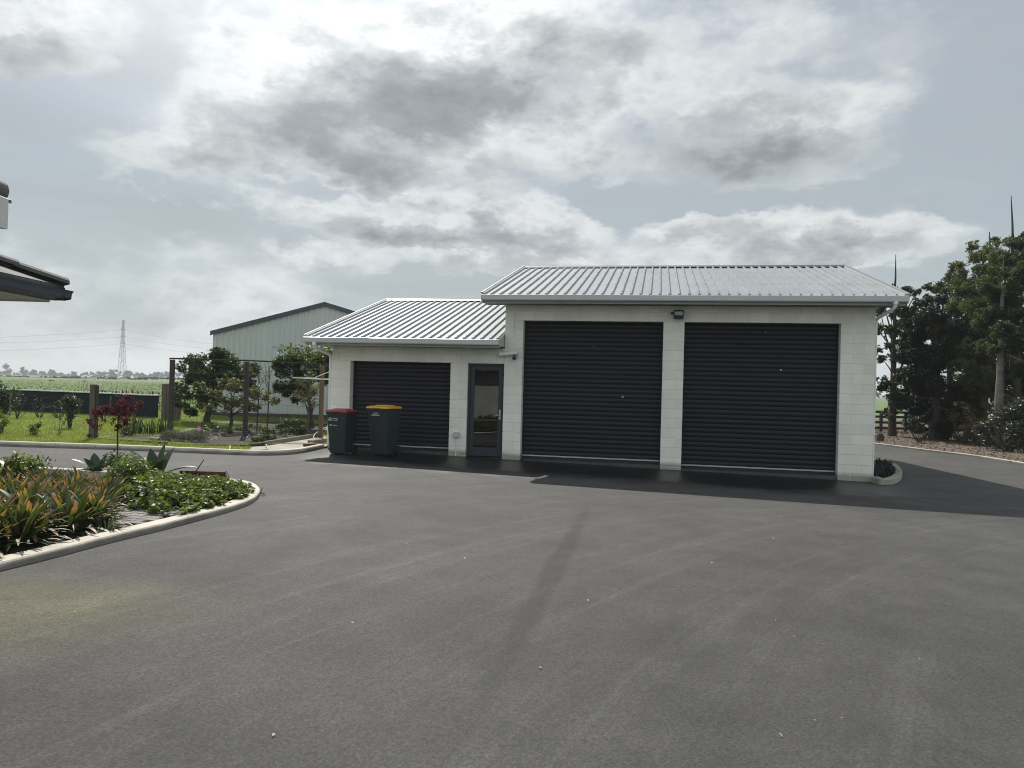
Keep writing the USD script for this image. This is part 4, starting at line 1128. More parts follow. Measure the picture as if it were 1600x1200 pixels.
# trellis frame with wires
TY = 19.6
px_posts = (271, 385, 503)
tops = (562, 565, 571)
TR = thing('wire_trellis', 'tall dark timber frame strung with thin wires over the garden bed', 'trellis', (0, 0, 0))
px3 = [foot(p, TY) for p in px_posts]
px3[0][0] -= .04
zt = [at(p, q, TY)[2] for p, q in zip(px_posts, tops)]
for P, z, m in zip(px3, zt, ('wood_dark', 'wood_dark', 'wood_brown')):
    put('post', rbox(P[0] - .052, P[0] + .052, TY - .05, TY + .05, P[2] - .1, z, .008), M[m], TR)
bm = tube([(px3[0][0] - .08, TY, zt[0] + .03), (px3[1][0], TY, zt[1] + .03), (px3[2][0] + .2, TY, zt[2] + .03)], .022, 6)
put('top_rail', bm, M['wood_dark'], TR)
for k in range(9):
    h = .25 + k * .19
    put('wire', tube([(px3[0][0], TY - .065, px3[0][2] + h), (px3[1][0], TY - .065, px3[1][2] + h - .005), (px3[2][0], TY - .065, px3[2][2] + h)], .0028, 4), M['wire'], TR)
nt = []
for x in np.arange(px3[0][0] + .1, px3[2][0] - .05, .15):
    z0 = float(zg(x))
    nt.append(tube([(x, TY - .068, z0 + .2), (x, TY - .068, z0 + 1.78)], .0012, 3))
tag(put('netting', cat(nt), M['wire'], TR), kind='stuff')

# plants in and behind the bed
def pxball(px, py, Y, r_px, flat=1.0, dy=0.0):
    P = at(px, py, Y)
    return (P[0], Y + dy, P[2], r_px * Y / F_PX, flat)


def px_tree(name, label, category, foot_px, Y, blobs, n, size, mat, rng, trunk_r, trunk_top, trunk_mat='trunk', shell=.45, ratio=.5, up=.35, droop=0.0, depth=.8, forks=8, copies=2, group=None, wobble=.22, limb_mat=None, sub=9):
    """A tree whose clumps of leaves are given by where the photograph shows them at distance Y; each is repeated at depths around Y."""
    F = foot(foot_px, Y)
    t = thing(name, label, category, F, 0, group)
    balls = []
    for b in blobs:
        px, py, r = b[:3]
        for c in range(copies):
            q = pxball(px + rng.normal() * r * .18, py + rng.normal() * r * .15, Y, r * rng.uniform(.75, 1.0), b[3] if len(b) > 3 else .85, rng.uniform(-1, 1) * depth)
            balls.append((q[0] - F[0], q[1] - F[1], q[2] - F[2], q[3], q[4]))
    T = at(*trunk_top, Y) - F
    nT = 9
    tt = np.linspace(0, 1, nT)
    path = np.stack([T[0] * tt + rng.normal(size=nT) * trunk_r * wobble * (tt > 0), rng.normal(size=nT) * trunk_r * wobble * (tt > 0), T[2] * tt - .05 * (tt == 0)], 1)
    put('trunk', tube(path, trunk_r * np.r_[1.25, np.linspace(1.0, .0, nT - 1) ** .9 * .92 + .08], 10), M[trunk_mat], t, smooth=40)
    order = rng.permutation(len(balls))[:forks]
    for k in order:
        b = balls[k]
        h = min(max(b[2] * rng.uniform(.55, .85), T[2] * .25), T[2] * .95)
        i = h / T[2]
        st = np.array([np.interp(i, tt, path[:, 0]), np.interp(i, tt, path[:, 1]), h])
        put('limb', limb(st, b[:3], trunk_r * .32, trunk_r * .08, rng, .15, 6, 5), M[limb_mat or trunk_mat], t)
    if sub:                                                  # each clump breaks up into sprays
        small = []
        for b in balls:
            for _ in range(sub):
                d = rng.normal(size=3); d /= np.linalg.norm(d)
                r = b[3] * rng.uniform(.35, .92)
                small.append((b[0] + d[0] * r, b[1] + d[1] * r, b[2] + d[2] * r * b[4], b[3] * rng.uniform(.24, .46), .75))
            small.append((b[0], b[1], b[2], b[3] * .72, .85))
        balls = small
    put('crown', leaf_cards(in_balls(balls, n, rng, shell), size, rng, droop, ratio, up), M[mat], t)
    return t


rt = np.random.default_rng(17)
px_tree('bushy_tree', 'dense dark green bushy tree behind the left bay of the wire trellis', 'tree', 325, 24.0,
        [(300, 590, 20), (318, 565, 22), (340, 556, 20), (360, 570, 26), (385, 580, 22), (330, 595, 28), (360, 600, 28), (300, 618, 18), (330, 625, 22), (290, 605, 14), (345, 550, 10), (322, 552, 8), (295, 575, 12), (278, 632, 12), (300, 645, 12), (392, 600, 15)],
        20000, .085, 'leaf_bush', rt, .10, (335, 590), 'trunk_dark', depth=.7)
px_tree('hedge_tree', 'clipped green tree with lime top behind the right bay of the trellis', 'tree', 488, 23.5,
        [(450, 570, 22), (475, 560, 22), (500, 560, 22), (465, 590, 26), (490, 585, 28), (450, 605, 18), (440, 580, 14), (480, 610, 22), (505, 590, 20), (520, 565, 20), (455, 622, 10)],
        19000, .08, 'leaf_bush', rt, .09, (480, 590), 'trunk_dark', depth=.7)
F = foot(488, 23.4)
put('lime_shoots', leaf_cards(np.array([pxball(px, py, 23.1, 1)[:3] for px, py in zip(rt.uniform(440, 522, 900), rt.uniform(540, 566, 900))]) + rt.normal(size=(900, 3)) * [.02, .35, .03], .10, rt, up=.8), M['leaf_lime'], label='lime green new shoots on top of the clipped tree', kind='stuff')
px_tree('fruit_tree', 'sparse small fruit tree with pale leaves behind the middle trellis post', 'tree', 362, 20.6,
        [(330, 615, 16), (350, 600, 18), (372, 598, 18), (395, 612, 16), (410, 618, 14), (340, 635, 14), (365, 625, 18), (392, 635, 14), (425, 628, 10), (320, 600, 10), (380, 580, 12)],
        4600, .075, 'leaf_sparse', rt, .05, (365, 612), 'trunk_dark', shell=.1, depth=.6, forks=16)
px_tree('bare_tree', 'twiggy leafless small tree before the clipped tree, right trellis bay', 'tree', 482, 21.2,
        [(470, 600, 14), (485, 590, 14), (498, 605, 12), (478, 622, 14), (492, 630, 12), (462, 615, 10), (488, 610, 14)], 1900, .05, 'leaf_sparse', rt, .04, (484, 610), 'trunk', shell=.1, depth=.4, forks=14, copies=3)
for k, (px, y0, lab) in enumerate(((403, 578, 'thin bare sapling against the shed, left of the pair'), (419, 572, 'thin bare sapling against the shed, right of the pair'))):
    F = foot(px, 22.0)
    t = thing('bare_sapling', lab, 'sapling', F)
    T = at(px + 2, y0, 22.0) - F
    put('trunk', tube([(0, 0, -.05), T * .5 + [.02, 0, 0], T], [.022, .017, .009], 6), M['trunk_dark'], t)
    put('twig', cat([limb(T * rt.uniform(.5, .95), T * rt.uniform(.8, 1.05) + [rt.normal() * .22, rt.normal() * .1, .1], .007, .003, rt, .1, 4, 4) for _ in range(9)]), M['trunk_dark'], t)
    put('foliage', leaf_cards(in_balls([(T[0], 0, T[2] * .55, .25)], 50, rt, .1), .07, rt), M['leaf_sparse'], t)

# strap plants (irises) along the bed
ri = np.random.default_rng(41)
ipos = [(208, 680), (222, 679), (233, 680), (246, 679), (258, 679), (198, 682)]
ilabs = ['second upright green iris clump from the left, left of the tall trellis post', 'third upright green iris clump from the left in the row by the trellis', 'fourth upright green iris clump from the left in the row by the trellis', 'fifth upright green iris clump, second from the tall trellis post', 'upright green iris clump standing right beside the tall trellis post', 'leftmost upright green iris clump, beside the thick old post']
P = gnd(*ipos[0])
i0 = clump('iris_clump', ilabs[0], 'plant', P, ri, 26, .50, .035, (.02, .45), .25, 'leaf_iris', .12, 'iris clumps in a row', 4)
for (px, py), il in zip(ipos[1:], ilabs[1:]):
    P = gnd(px, py)
    copy_of(i0, 'iris_clump', P, ri.uniform(0, 360), ri.uniform(.75, 1.1), il, 'plant', 'iris clumps in a row')
P = gnd(286, 692)
shrub('lavender_bush', 'low grey lavender mound in front of the trellis', 'bush', P, [(x, y, .12 + .06 * rs.uniform(), .13) for x in np.arange(-.42, .48, .12) for y in (0, .2)], 3600, .06, 'leaf_silver', rs, .01, 0, .15, .2)
P = gnd(246, 690)
shrub('white_flower_patch', 'small patch of white flowers left of the lavender', 'flowers', P, [(x, 0, .05, .06) for x in (-.15, -.05, .05, .15, .22)], 260, .05, 'petal_pale', rs, .01, 0, .8, 1)
P = gnd(350, 674)
def bedpatch(name, lab, pxs, py, n, size, mat, h, r, up=.8):
    bl = [(*(gnd(x, py + dy)[:2]), float(zg(gnd(x, py)[0])) + h, r, .8) for x, dy in pxs]
    put(name, leaf_cards(in_balls(bl, n, rs, .2), size, rs, ratio=.6, up=up), M[mat], label=lab, kind='stuff')
bedpatch('leafy_greens', 'pale leafy low plants across the back of the trellis bed', [(x, rs.uniform(-6, 5)) for x in range(316, 460, 7)], 674, 2300, .06, 'leaf_cover', .08, .14)
bedpatch('dark_herbs', 'dark green low herbs at the front of the trellis bed', [(x, rs.uniform(-4, 3)) for x in range(398, 428, 4)], 690, 1500, .05, 'leaf_bush', .08, .13)
bedpatch('dark_herbs', 'taller dark green herb mound near the right end of the bed', [(x, rs.uniform(-4, 3)) for x in range(438, 478, 4)], 680, 2200, .05, 'leaf_bush', .14, .17)
bedpatch('lime_herbs', 'lime green feathery plants behind the dark herb mound', [(x, rs.uniform(-3, 3)) for x in range(442, 476, 5)], 668, 900, .06, 'leaf_lime', .16, .15)
bedpatch('fallen_petals', 'pale leaves and petals scattered on the dark soil', [(x, rs.uniform(-8, 8)) for x in range(330, 396, 5)], 687, 70, .05, 'petal_pale', .012, .25, 3)
# garden gnome
P = gnd(311, 684)
t = thing('garden_gnome', 'small garden gnome with red coat and pointed cap among the plants', 'garden gnome', P, 8, scale=.82)
M['gnome_red'] = look('gnome_red', (.22, .03, .035), .5, .1)
M['gnome_skin'] = look('gnome_skin', (.45, .28, .2), .5, .1)
M['gnome_white'] = look('gnome_white', (.5, .5, .47), .6, .1)


def lathe(prof, n=16):
    return trimesh.creation.revolve(np.array(prof), sections=n)


put('body', lathe([(0, 0), (.085, 0), (.10, .05), (.105, .12), (.09, .19), (.065, .24), (0, .25)]), M['gnome_red'], t, smooth=50)
put('boot', cat([trimesh.creation.icosphere(2, .045).apply_scale([1, 1.4, .8]).apply_translation([s * .05, -.07, .035]) for s in (-1, 1)]), M['wood_dark'], t, smooth=True)
put('arm', cat([tube([(s * .085, -.01, .21), (s * .115, -.05, .15), (s * .05, -.10, .13)], [.03, .028, .022], 8) for s in (-1, 1)]), M['gnome_red'], t, smooth=40)
put('head', cat([trimesh.creation.icosphere(2, .062).apply_translation([0, -.01, .295]), trimesh.creation.icosphere(1, .016).apply_translation([0, -.075, .295])]), M['gnome_skin'], t, smooth=True)
put('beard', cat([trimesh.creation.icosphere(2, .055).apply_scale([1.0, .6, 1.3]).apply_translation([0, -.055, .235])]), M['gnome_white'], t, smooth=True)
put('cap', lathe([(0, .46), (.012, .44), (.035, .39), (.058, .33), (.068, .318), (.06, .31), (0, .312)]), M['gnome_red'], t, smooth=50)

# timber edging, planks, hose, clothes line
def plank_between(name, lab, a, b, w, z0, z1, mat, c='timber'):
    a, b = np.asarray(a), np.asarray(b)
    L = np.linalg.norm(b[:2] - a[:2]); ang = math.degrees(math.atan2(b[1] - a[1], b[0] - a[0]))
    m = rot(rbox(0, L, -w / 2, w / 2, z0, z1, .005), rz=ang).apply_translation([a[0], a[1], float(zg((a[0] + b[0]) / 2))])
    return put(name, m, M[mat], label=lab, cat=c)


plank_between('timber_edging', 'dark low timber edging along the front of the trellis bed', gnd(146, 688), gnd(262, 697), .05, -.05, .07, 'wood_dark')
plank_between('timber_edging', 'dark timber edging in front of the lavender', gnd(263, 697.5), gnd(392, 700), .05, -.05, .06, 'wood_dark')
plank_between('timber_edging', 'short black timber end at the edge of the concrete pad', gnd(391, 700), gnd(411, 699), .09, -.02, .10, 'wood_dark')
plank_between('timber_edging', 'grey timber plank edging rising towards the garage corner', gnd(412, 699), gnd(504, 683.5), .06, -.02, .13, 'timber_edge')
plank_between('timber_edging', 'thin dark edging across the back of the trellis bed', gnd(300, 670), gnd(360, 668), .05, -.03, .06, 'wood_dark')
plank_between('loose_plank', 'reddish brown plank lying by the red-lidded bin', gnd(474, 700), gnd(506, 700), .10, .04, .10, 'rust', 'plank')
plank_between('loose_plank', 'pale grey plank lying behind the reddish plank', gnd(484, 696), gnd(508, 693), .12, .04, .12, 'timber_edge', 'plank')
M['hose'] = look('cream_hose', (.42, .38, .26), .45, .1)
hp = [gnd(357, 703) + [0, 0, .10], gnd(360, 709) + [0, 0, .06], gnd(368, 711) + [0, 0, .06], gnd(390, 709.5) + [0, 0, .06], gnd(412, 707.5) + [0, 0, .06], gnd(416, 702) + [0, 0, .06], gnd(432, 697) + [0, 0, .06], gnd(468, 697.5) + [0, 0, .06], gnd(490, 690) + [0, 0, .10], gnd(506, 682) + [0, 0, .22], gnd(511, 672) + [0, 0, .40]]
from scipy.interpolate import splprep, splev
tck, _ = splprep(np.array(hp).T, s=0, k=3)
put('garden_hose', tube(np.array(splev(np.linspace(0, 1, 70), tck)).T, .011, 6), M['hose'], label='cream garden hose lying across the concrete pad to the garage corner', cat='hose', smooth=40)
CX = px3[2]
t = thing('clothes_line', 'white folding clothes line arms at the garage side by the brown post', 'clothes line', (0, 0, 0))
a1, a2, a3, a4 = at(457, 590, 19.2), at(514, 593, 18.6), at(487, 592, 19.2), at(514, 581, 18.6)
M['cl_white'] = M['white']
put('arm', tube([a1, a2], .014, 6), M['white'], t)
put('arm', tube([at(457, 590, 19.2) + [.05, .9, .01], a2 + [0, .9, .01]], .014, 6), M['white'], t)
put('brace', tube([a3, a4], .010, 6), M['white'], t)
for k in range(4):
    q = a1 + (a2 - a1) * (.1 + .25 * k)
    put('line', tube([q, q + [.05, .9, .01]], .003, 4), M['white'], t)

# ================================================================ grey shed behind
SY = 28.5
cl, cr, ap = at(333, 519, SY), at(681, 533, SY), at(508, 474.5, SY)
zb0 = float(zg(-9)) - .05
SH = thing('steel_shed', 'large pale grey ribbed steel shed with a dark roof edge behind the garden', 'shed', (0, 0, 0))
x0, x1, xm, ze, zr = cl[0], cr[0], ap[0], cl[2], ap[2]
BK = 9.0
wall_z = lambda x: np.where(x < xm, ze + (zr - ze) * (x - x0) / (xm - x0), zr + (ze - zr) * (x - xm) / (x1 - xm))
W = numbered(SH, 'wall'); UsdGeom.Xform.Define(stage, W)
nn = int((x1 - x0) / .80); sw = (x1 - x0) / nn
for k in range(nn):
    a, b = x0 + k * sw + .001, x0 + (k + 1) * sw - .001
    xsx = [a, b] if not (a < xm < b) else [a, xm, b]
    top = [(x, float(wall_z(x)) - .01) for x in xsx]
    pg = sg.Polygon([(a, zb0 + .22), (b, zb0 + .22)] + top[::-1])
    m = trimesh.creation.extrude_polygon(pg, .02, engine='earcut')
    v = np.array(m.vertices); m.vertices = np.stack([v[:, 0], SY + .02 - v[:, 2] + .002 * (k % 2), v[:, 1]], 1); m.fix_normals()
    put('cladding_sheet', m, M['shed'], W)
    for q in range(4):
        x = a + (q + .5) * sw / 4
        zt_ = float(wall_z(x)) - .02
        pr = trimesh.convex.convex_hull(np.array([(x + dx, SY + dy, z) for dx, dy in ((-.05, .0005), (-.02, -.028), (.02, -.028), (.05, .0005)) for z in (zb0 + .22, zt_)]))
        put('cladding_rib', pr, M['shed'], W)
put('plinth', box(x0, x1, SY - .02, SY + .02, zb0 - .1, zb0 + .218), M['plinth'], SH)
put('side_wall', cat([box(x0, x0 + .03, SY + .025, SY + BK, zb0, ze - .02), box(x1 - .03, x1, SY + .025, SY + BK, zb0, ze - .02), box(x0 + .03, x1 - .03, SY + BK - .03, SY + BK, zb0, ze)]), M['shed'], SH)
sl = (zr - ze) / (xm - x0)
for xa, za, xb, zb in ((x0 - .08, ze - .08 * sl, xm, zr), (xm, zr, x1 + .08, ze - .08 * sl)):
    rf = trimesh.convex.convex_hull(np.array([(x, y, z + d) for x, z in ((xa, za), (xb, zb)) for y in (SY - .06, SY + BK) for d in (.05, .01)]))
    put('roof', rf, M['roof'], SH)
    bt = trimesh.convex.convex_hull(np.array([(x, y, z + d) for x, z in ((xa, za), (xb, zb)) for y in (SY - .085, SY - .062) for d in (.06, -.10)]))
    put('barge_flashing', bt, M['trim_dark'], SH)

# ================================================================ right side
# dark spiky succulents in the tiny corner bed
rq = np.random.default_rng(51)
slab = 'dark blue-grey spiky succulent in the tiny kerbed bed at the garage corner'
sproto, cnt = [], 0
bx = cb_poly.bounds
while cnt < 46:
    x, y = rq.uniform(bx[0], bx[2]), rq.uniform(bx[1], min(bx[3], 19.5))
    if not cb_poly.buffer(-.06).contains(sg.Point(x, y)):
        continue
    loc = (x, y, float(zg(x)) + .055)
    if cnt < 2:
        sproto.append(clump('succulent', slab, 'succulent', loc, rq, 26, .19, .030, (.05, 1.1), .15, 'agave', .03, 'dark succulents in the corner bed', 3))
        for c in stage.GetPrimAtPath(sproto[-1]).GetChildren():
            UsdShade.MaterialBindingAPI.Apply(c).Bind(M['leaf_succulent'])
    else:
        copy_of(sproto[cnt % 2], 'succulent', loc, rq.uniform(0, 360), rq.uniform(.8, 1.35), slab, 'succulent', 'dark succulents in the corner bed')
    cnt += 1

# dark post and rail fence
fy = 38.0
RF = thing('rail_fence', 'dark stained post and rail fence behind the right-hand trees', 'fence', (0, 0, 0))
pxs = np.arange(1340, 1660, 38)
fp = [foot(p, fy + (p - 1370) * .004) for p in pxs]
for k, P in enumerate(fp):
    put('post', rbox(P[0] - .065, P[0] + .065, P[1] - .06, P[1] + .06, P[2] - .1, P[2] + 1.06, .008), M['wood_dark'], RF)
for a, b in zip(fp[:-1], fp[1:]):
    for z in (.22, .50, .78, 1.02):
        L = np.linalg.norm((b - a)[:2]); ang = math.degrees(math.atan2(b[1] - a[1], b[0] - a[0]))
        put('rail', rot(rbox(.003, L - .003, -.085, -.061, z - .06, z + .06, .004), rz=ang).apply_translation(a), M['wood_dark'], RF)

rr = np.random.default_rng(61)
gl = None
px_tree('sparse_tree', 'tall sparse dark tree with a bare top spike beside the garage', 'tree', 1396, 34.0,
        [(1385, 450, 12), (1400, 447, 14), (1428, 455, 15), (1440, 470, 10), (1420, 478, 13), (1378, 485, 13), (1400, 490, 16), (1425, 500, 14), (1380, 515, 14), (1405, 520, 16), (1432, 525, 14), (1376, 545, 10), (1415, 548, 14), (1385, 560, 8), (1375, 592, 7), (1382, 600, 6), (1410, 580, 14), (1405, 610, 12), (1412, 635, 12), (1398, 645, 12), (1384, 650, 7), (1436, 452, 10), (1420, 462, 10), (1412, 470, 10), (1440, 490, 11)],
        15000, .12, 'leaf_conifer', rr, .155, (1398, 398), 'trunk_dark', shell=.2, depth=.9, forks=18, droop=.1)
px_tree('dark_tree', 'very dark dense broad tree, lower one left of the pale trunk', 'tree', 1462, 32.0,
        [(1440, 500, 22), (1465, 490, 24), (1450, 470, 14), (1475, 520, 28), (1440, 530, 28), (1425, 555, 24), (1460, 560, 34), (1490, 560, 26), (1415, 590, 22), (1445, 600, 34), (1480, 605, 32), (1425, 625, 20), (1455, 640, 28), (1485, 645, 24), (1402, 605, 12), (1470, 664, 20), (1430, 480, 10), (1445, 668, 16), (1488, 668, 16), (1460, 676, 12), (1432, 655, 14)],
        64000, .11, 'leaf_conifer_dark', rr, .22, (1464, 470), 'trunk_dark', shell=.3, depth=1.2, sub=14)
px_tree('rounded_tree', 'dark conifer with a rounded bushy top rising behind the broad tree', 'tree', 1484, 38.0,
        [(1480, 440, 15), (1492, 432, 14), (1500, 450, 14), (1470, 455, 12), (1485, 465, 15), (1500, 475, 13), (1478, 490, 16), (1494, 500, 16), (1465, 470, 8), (1490, 530, 18), (1475, 540, 14)],
        13000, .12, 'leaf_conifer', rr, .20, (1486, 425), 'trunk_dark', shell=.3, depth=1.0)
px_tree('tall_conifer', 'tallest broad conifer with golden green sprays, right of the rounded top', 'tree', 1537, 31.0,
        [(1548, 378, 14), (1538, 395, 18), (1560, 392, 18), (1525, 415, 20), (1548, 415, 24), (1572, 415, 22), (1515, 440, 22), (1542, 445, 28), (1570, 445, 26), (1505, 475, 24), (1530, 480, 30), (1560, 480, 28), (1590, 470, 22), (1495, 510, 24), (1520, 520, 32), (1552, 520, 28), (1490, 545, 22), (1515, 560, 32), (1545, 560, 28), (1500, 590, 26), (1530, 600, 28), (1555, 600, 22), (1515, 615, 18), (1492, 570, 18), (1505, 632, 16), (1525, 635, 16), (1548, 630, 16), (1515, 650, 14), (1500, 655, 14), (1535, 652, 14), (1550, 648, 12), (1505, 668, 12), (1525, 668, 12)],
        74000, .10, 'leaf_conifer_gold', rr, .21, (1548, 362), 'trunk', shell=.4, depth=1.3, forks=14, sub=13)
px_tree('pale_trunk_tree', 'tall conifer with a pale straight trunk nearest the driveway', 'tree', 1561, 27.0,
        [(1570, 430, 24), (1595, 420, 28), (1550, 455, 22), (1580, 460, 30), (1610, 455, 30), (1545, 490, 22), (1572, 495, 26), (1600, 500, 30), (1540, 520, 20), (1565, 530, 18), (1590, 540, 28), (1615, 530, 30), (1582, 580, 18), (1600, 590, 24), (1546, 545, 16), (1620, 580, 26), (1605, 385, 20), (1590, 400, 18)],
        52000, .095, 'leaf_conifer', rr, .165, (1568, 405), 'trunk_pale', shell=.4, depth=1.0, forks=5, wobble=.06, limb_mat='trunk_dark', sub=12)
px_tree('spiked_conifer', 'conifer with a long bare dead spike at the right edge of the photo', 'tree', 1592, 30.0,
        [(1590, 380, 14), (1600, 370, 14), (1610, 390, 18), (1600, 410, 20), (1625, 420, 24), (1608, 450, 26), (1630, 480, 30), (1640, 540, 34), (1618, 600, 30), (1640, 640, 34), (1610, 640, 22)],
        34000, .11, 'leaf_conifer_dark', rr, .17, (1580, 306), 'trunk_dark', shell=.4, depth=1.1)
px_tree('background_conifer', 'dark conifer filling the gap behind the broad tree and the pale trunk', 'tree', 1518, 36.0,
        [(1505, 470, 30), (1535, 460, 34), (1565, 480, 34), (1500, 520, 34), (1535, 530, 38), (1575, 530, 38), (1510, 575, 34), (1550, 585, 38), (1590, 580, 36), (1520, 625, 30), (1555, 630, 32), (1595, 630, 34), (1490, 610, 24), (1500, 650, 20)],
        26000, .17, 'leaf_conifer_dark', rr, .2, (1522, 430), 'trunk_dark', shell=.2, depth=1.0, forks=6, sub=10)
px_tree('background_conifer', 'dark conifer filling the gap between the sparse tree and the broad tree', 'tree', 1434, 37.0,
        [(1425, 520, 22), (1445, 510, 24), (1430, 550, 24), (1455, 560, 28), (1440, 590, 28), (1460, 610, 28), (1435, 630, 22), (1465, 645, 22)],
        12000, .17, 'leaf_conifer_dark', rr, .18, (1436, 480), 'trunk_dark', shell=.2, depth=1.0, forks=5, sub=10)
q0 = at(1600, 566, 26.6); q1 = at(1580, 556, 26.6); q2 = at(1571, 552, 26.8)
t = thing('dead_branch', 'pale bare dead branch reaching left at the right edge', 'branch', (0, 0, 0))
put('limb', tube([at(1625, 572, 26.6), q0, q1, q2], [.05, .04, .03, .012], 6), M['trunk_pale'], t, smooth=40)
put('twig', cat([tube([q1, at(1578, 562, 26.5), at(1577, 572, 26.4)], [.015, .01, .006], 5), tube([q0, at(1594, 560, 26.5), at(1590, 545, 26.4)], [.02, .012, .006], 5)]), M['trunk_pale'], t)

F = foot(1580, 26.0)
B = [pxball(px, py, 26.0, r, .9, dy) for px, py, r, dy in ((1555, 670, 18, .4), (1575, 650, 20, .3), (1595, 640, 22, 0), (1585, 675, 24, -.3), (1610, 665, 26, 0), (1550, 690, 12, .2), (1570, 692, 14, -.4), (1600, 695, 18, -.5), (1543, 672, 10, .5), (1625, 650, 26, 0))]
shrub('laurel_shrub', 'dense shrub with pale shiny leaves behind the pale trunk', 'shrub', F, [(b[0] - F[0], b[1] - F[1], b[2] - F[2], b[3], b[4]) for b in B], 9000, .10, 'leaf_grey', rr, .03, 6, .5, .6)
F = foot(1512, 29.5)
B = [pxball(px, py, 29.5, r, .8, rr.uniform(-.6, .6)) for px, py, r in ((1495, 650, 12), (1508, 640, 12), (1522, 650, 12), (1500, 665, 12), (1518, 668, 14), (1530, 660, 8), (1490, 668, 8), (1510, 655, 12))]
t = shrub('twiggy_shrub', 'brown twiggy undergrowth between the dark tree and the trunks', 'shrub', F, [(b[0] - F[0], b[1] - F[1], b[2] - F[2], b[3], b[4]) for b in B], 900, .10, 'leaf_brown', rr, .03, 10, .4, .3, shell=.1)
F = foot(1440, 30.0)
B = [pxball(px, py, 30.0, r, .8, rr.uniform(-.4, .4)) for px, py, r in ((1410, 660, 9), (1422, 662, 9), (1433, 664, 9), (1445, 668, 8), (1418, 668, 9), (1428, 655, 8))]
shrub('dark_shrub', 'low dark reddish shrub below the fence, left of the stump', 'shrub', F, [(b[0] - F[0], b[1] - F[1], b[2] - F[2], b[3], b[4]) for b in B], 1300, .07, 'leaf_conifer_dark', rr, .02, 6, .5, .4, shell=.1)
for px, py, lab, mt, n, s in ((1508, 693, 'low yellow-green shrub at the front of the bark bed', 'leaf_lime', 420, 1.0), (1455, 687, 'thin small shrub with a single stem on the bark bed', 'leaf_conifer_gold', 170, .7), (1398, 679, 'rusty coloured grassy weed by the sparse tree', 'leaf_brown', 150, .5),
                              (1583, 703, 'small leafy weed at the foot of the pale trunk', 'leaf_lime', 150, .6), (1534, 698, 'tiny weeds beside the yellow-green shrub', 'leaf_conifer_gold', 130, .5), (1380, 672, 'short pale dry weeds by the garage corner', 'leaf_sparse', 150, .6)):
    P = gnd(px, py)
    shrub('low_shrub', lab, 'shrub', P, [(x * s, rr.uniform(-.2, .2), (.12 + .16 * rr.uniform()) * s, .15 * s, .8) for x in np.linspace(-.45, .45, 8)], n, .11, mt, rr, .012, 4, .4, .6, shell=.1)
P = gnd(1375, 690)
t = thing('dark_stump', 'small black stump on the bark bed beside the garage wall', 'stump', P)
put('trunk', trimesh.util.concatenate([lathe([(0, -.05), (.19, -.05), (.15, .06), (.13, .22), (.11, .30), (.05, .34), (0, .33)], 11), limb((.1, 0, .0), (.32, .05, -.02), .06, .03, rr, .05), limb((-.1, -.05, .0), (-.3, -.1, -.02), .06, .03, rr, .05)]), M['trunk_dark'], t)
P = gnd(1437, 680)
t = thing('grey_stump', 'short pale grey stump left of the dark tree', 'stump', P)
put('trunk', lathe([(0, -.05), (.11, -.05), (.09, .08), (.085, .30), (.06, .33), (0, .32)], 11), M['trunk_pale'], t)
put('top_cut', trimesh.creation.cylinder(.05, .006, sections=12).apply_translation([0, 0, .332]), M['timber_edge'], t)

# litter on the bark bed and crumbs on the asphalt
n = 26000
lx = rr.uniform(9.0, 32, n); ly = rr.uniform(14, 44, n)
ok = np.array([bark_poly.contains(sg.Point(x, y)) for x, y in zip(lx, ly)])
pts = np.c_[lx, ly, zg(lx) + .045][ok]
put('bark_litter', leaf_cards(pts, .085, rr, ratio=.5, up=4.0), M['litter'], kind='stuff', label='bark chips and dead leaves strewn under the trees')
cr_ = []
for k in range(85):
    if k < 60:
        P = gnd(rr.uniform(1420, 1640), rr.uniform(708, 745)); 
        P = np.array([P[0] - rr.uniform(.05, .9), P[1], P[2]])
    else:
        P = gnd(rr.uniform(60, 1580), 800 + 400 * rr.uniform() ** 1.6)
    if drive.contains(sg.Point(P[0], P[1])) and not isl_poly.buffer(.2).contains(sg.Point(P[0], P[1])):
        cr_.append((P[0], P[1], float(zg(P[0])) + .008))
put('leaf_crumbs', leaf_cards(np.array(cr_), .019, rr, ratio=.6, up=5.0, length_var=.6), M['petal_pale'], kind='stuff', label='tiny pale leaf crumbs scattered on the asphalt')

# ================================================================ grass
rgz = np.random.default_rng(71)


def grass(poly, n, h, w, near=None):
    bx = poly.bounds
    from shapely import contains_xy
    out = []
    while sum(map(len, out)) < n:
        x = rgz.uniform(max(bx[0], -19), bx[2], n); y = rgz.uniform(bx[1], bx[3], n)
        if near is not None:
            y = bx[1] + (bx[3] - bx[1]) * rgz.uniform(size=n) ** near
        m = contains_xy(poly, x, y)
        out.append(np.c_[x[m], y[m]])
    p = np.vstack(out)[:n]
    H = h * rgz.uniform(.5, 1.3, n) * (.75 + .5 * meshkit.noise(np.c_[p * .9, np.zeros(n)], 3))
    yaw = rgz.uniform(0, 2 * np.pi, n)
    ww = np.stack([np.cos(yaw), np.sin(yaw)], 1) * w
    lean = rgz.normal(size=(n, 2)) * H[:, None] * .45
    z = zg(p[:, 0]) + .025
    v = np.stack([np.c_[p - ww, z], np.c_[p + ww, z], np.c_[p + lean, z + H]], 1).reshape(-1, 3)
    return trimesh.Trimesh(v, np.arange(3 * n).reshape(-1, 3), process=False)


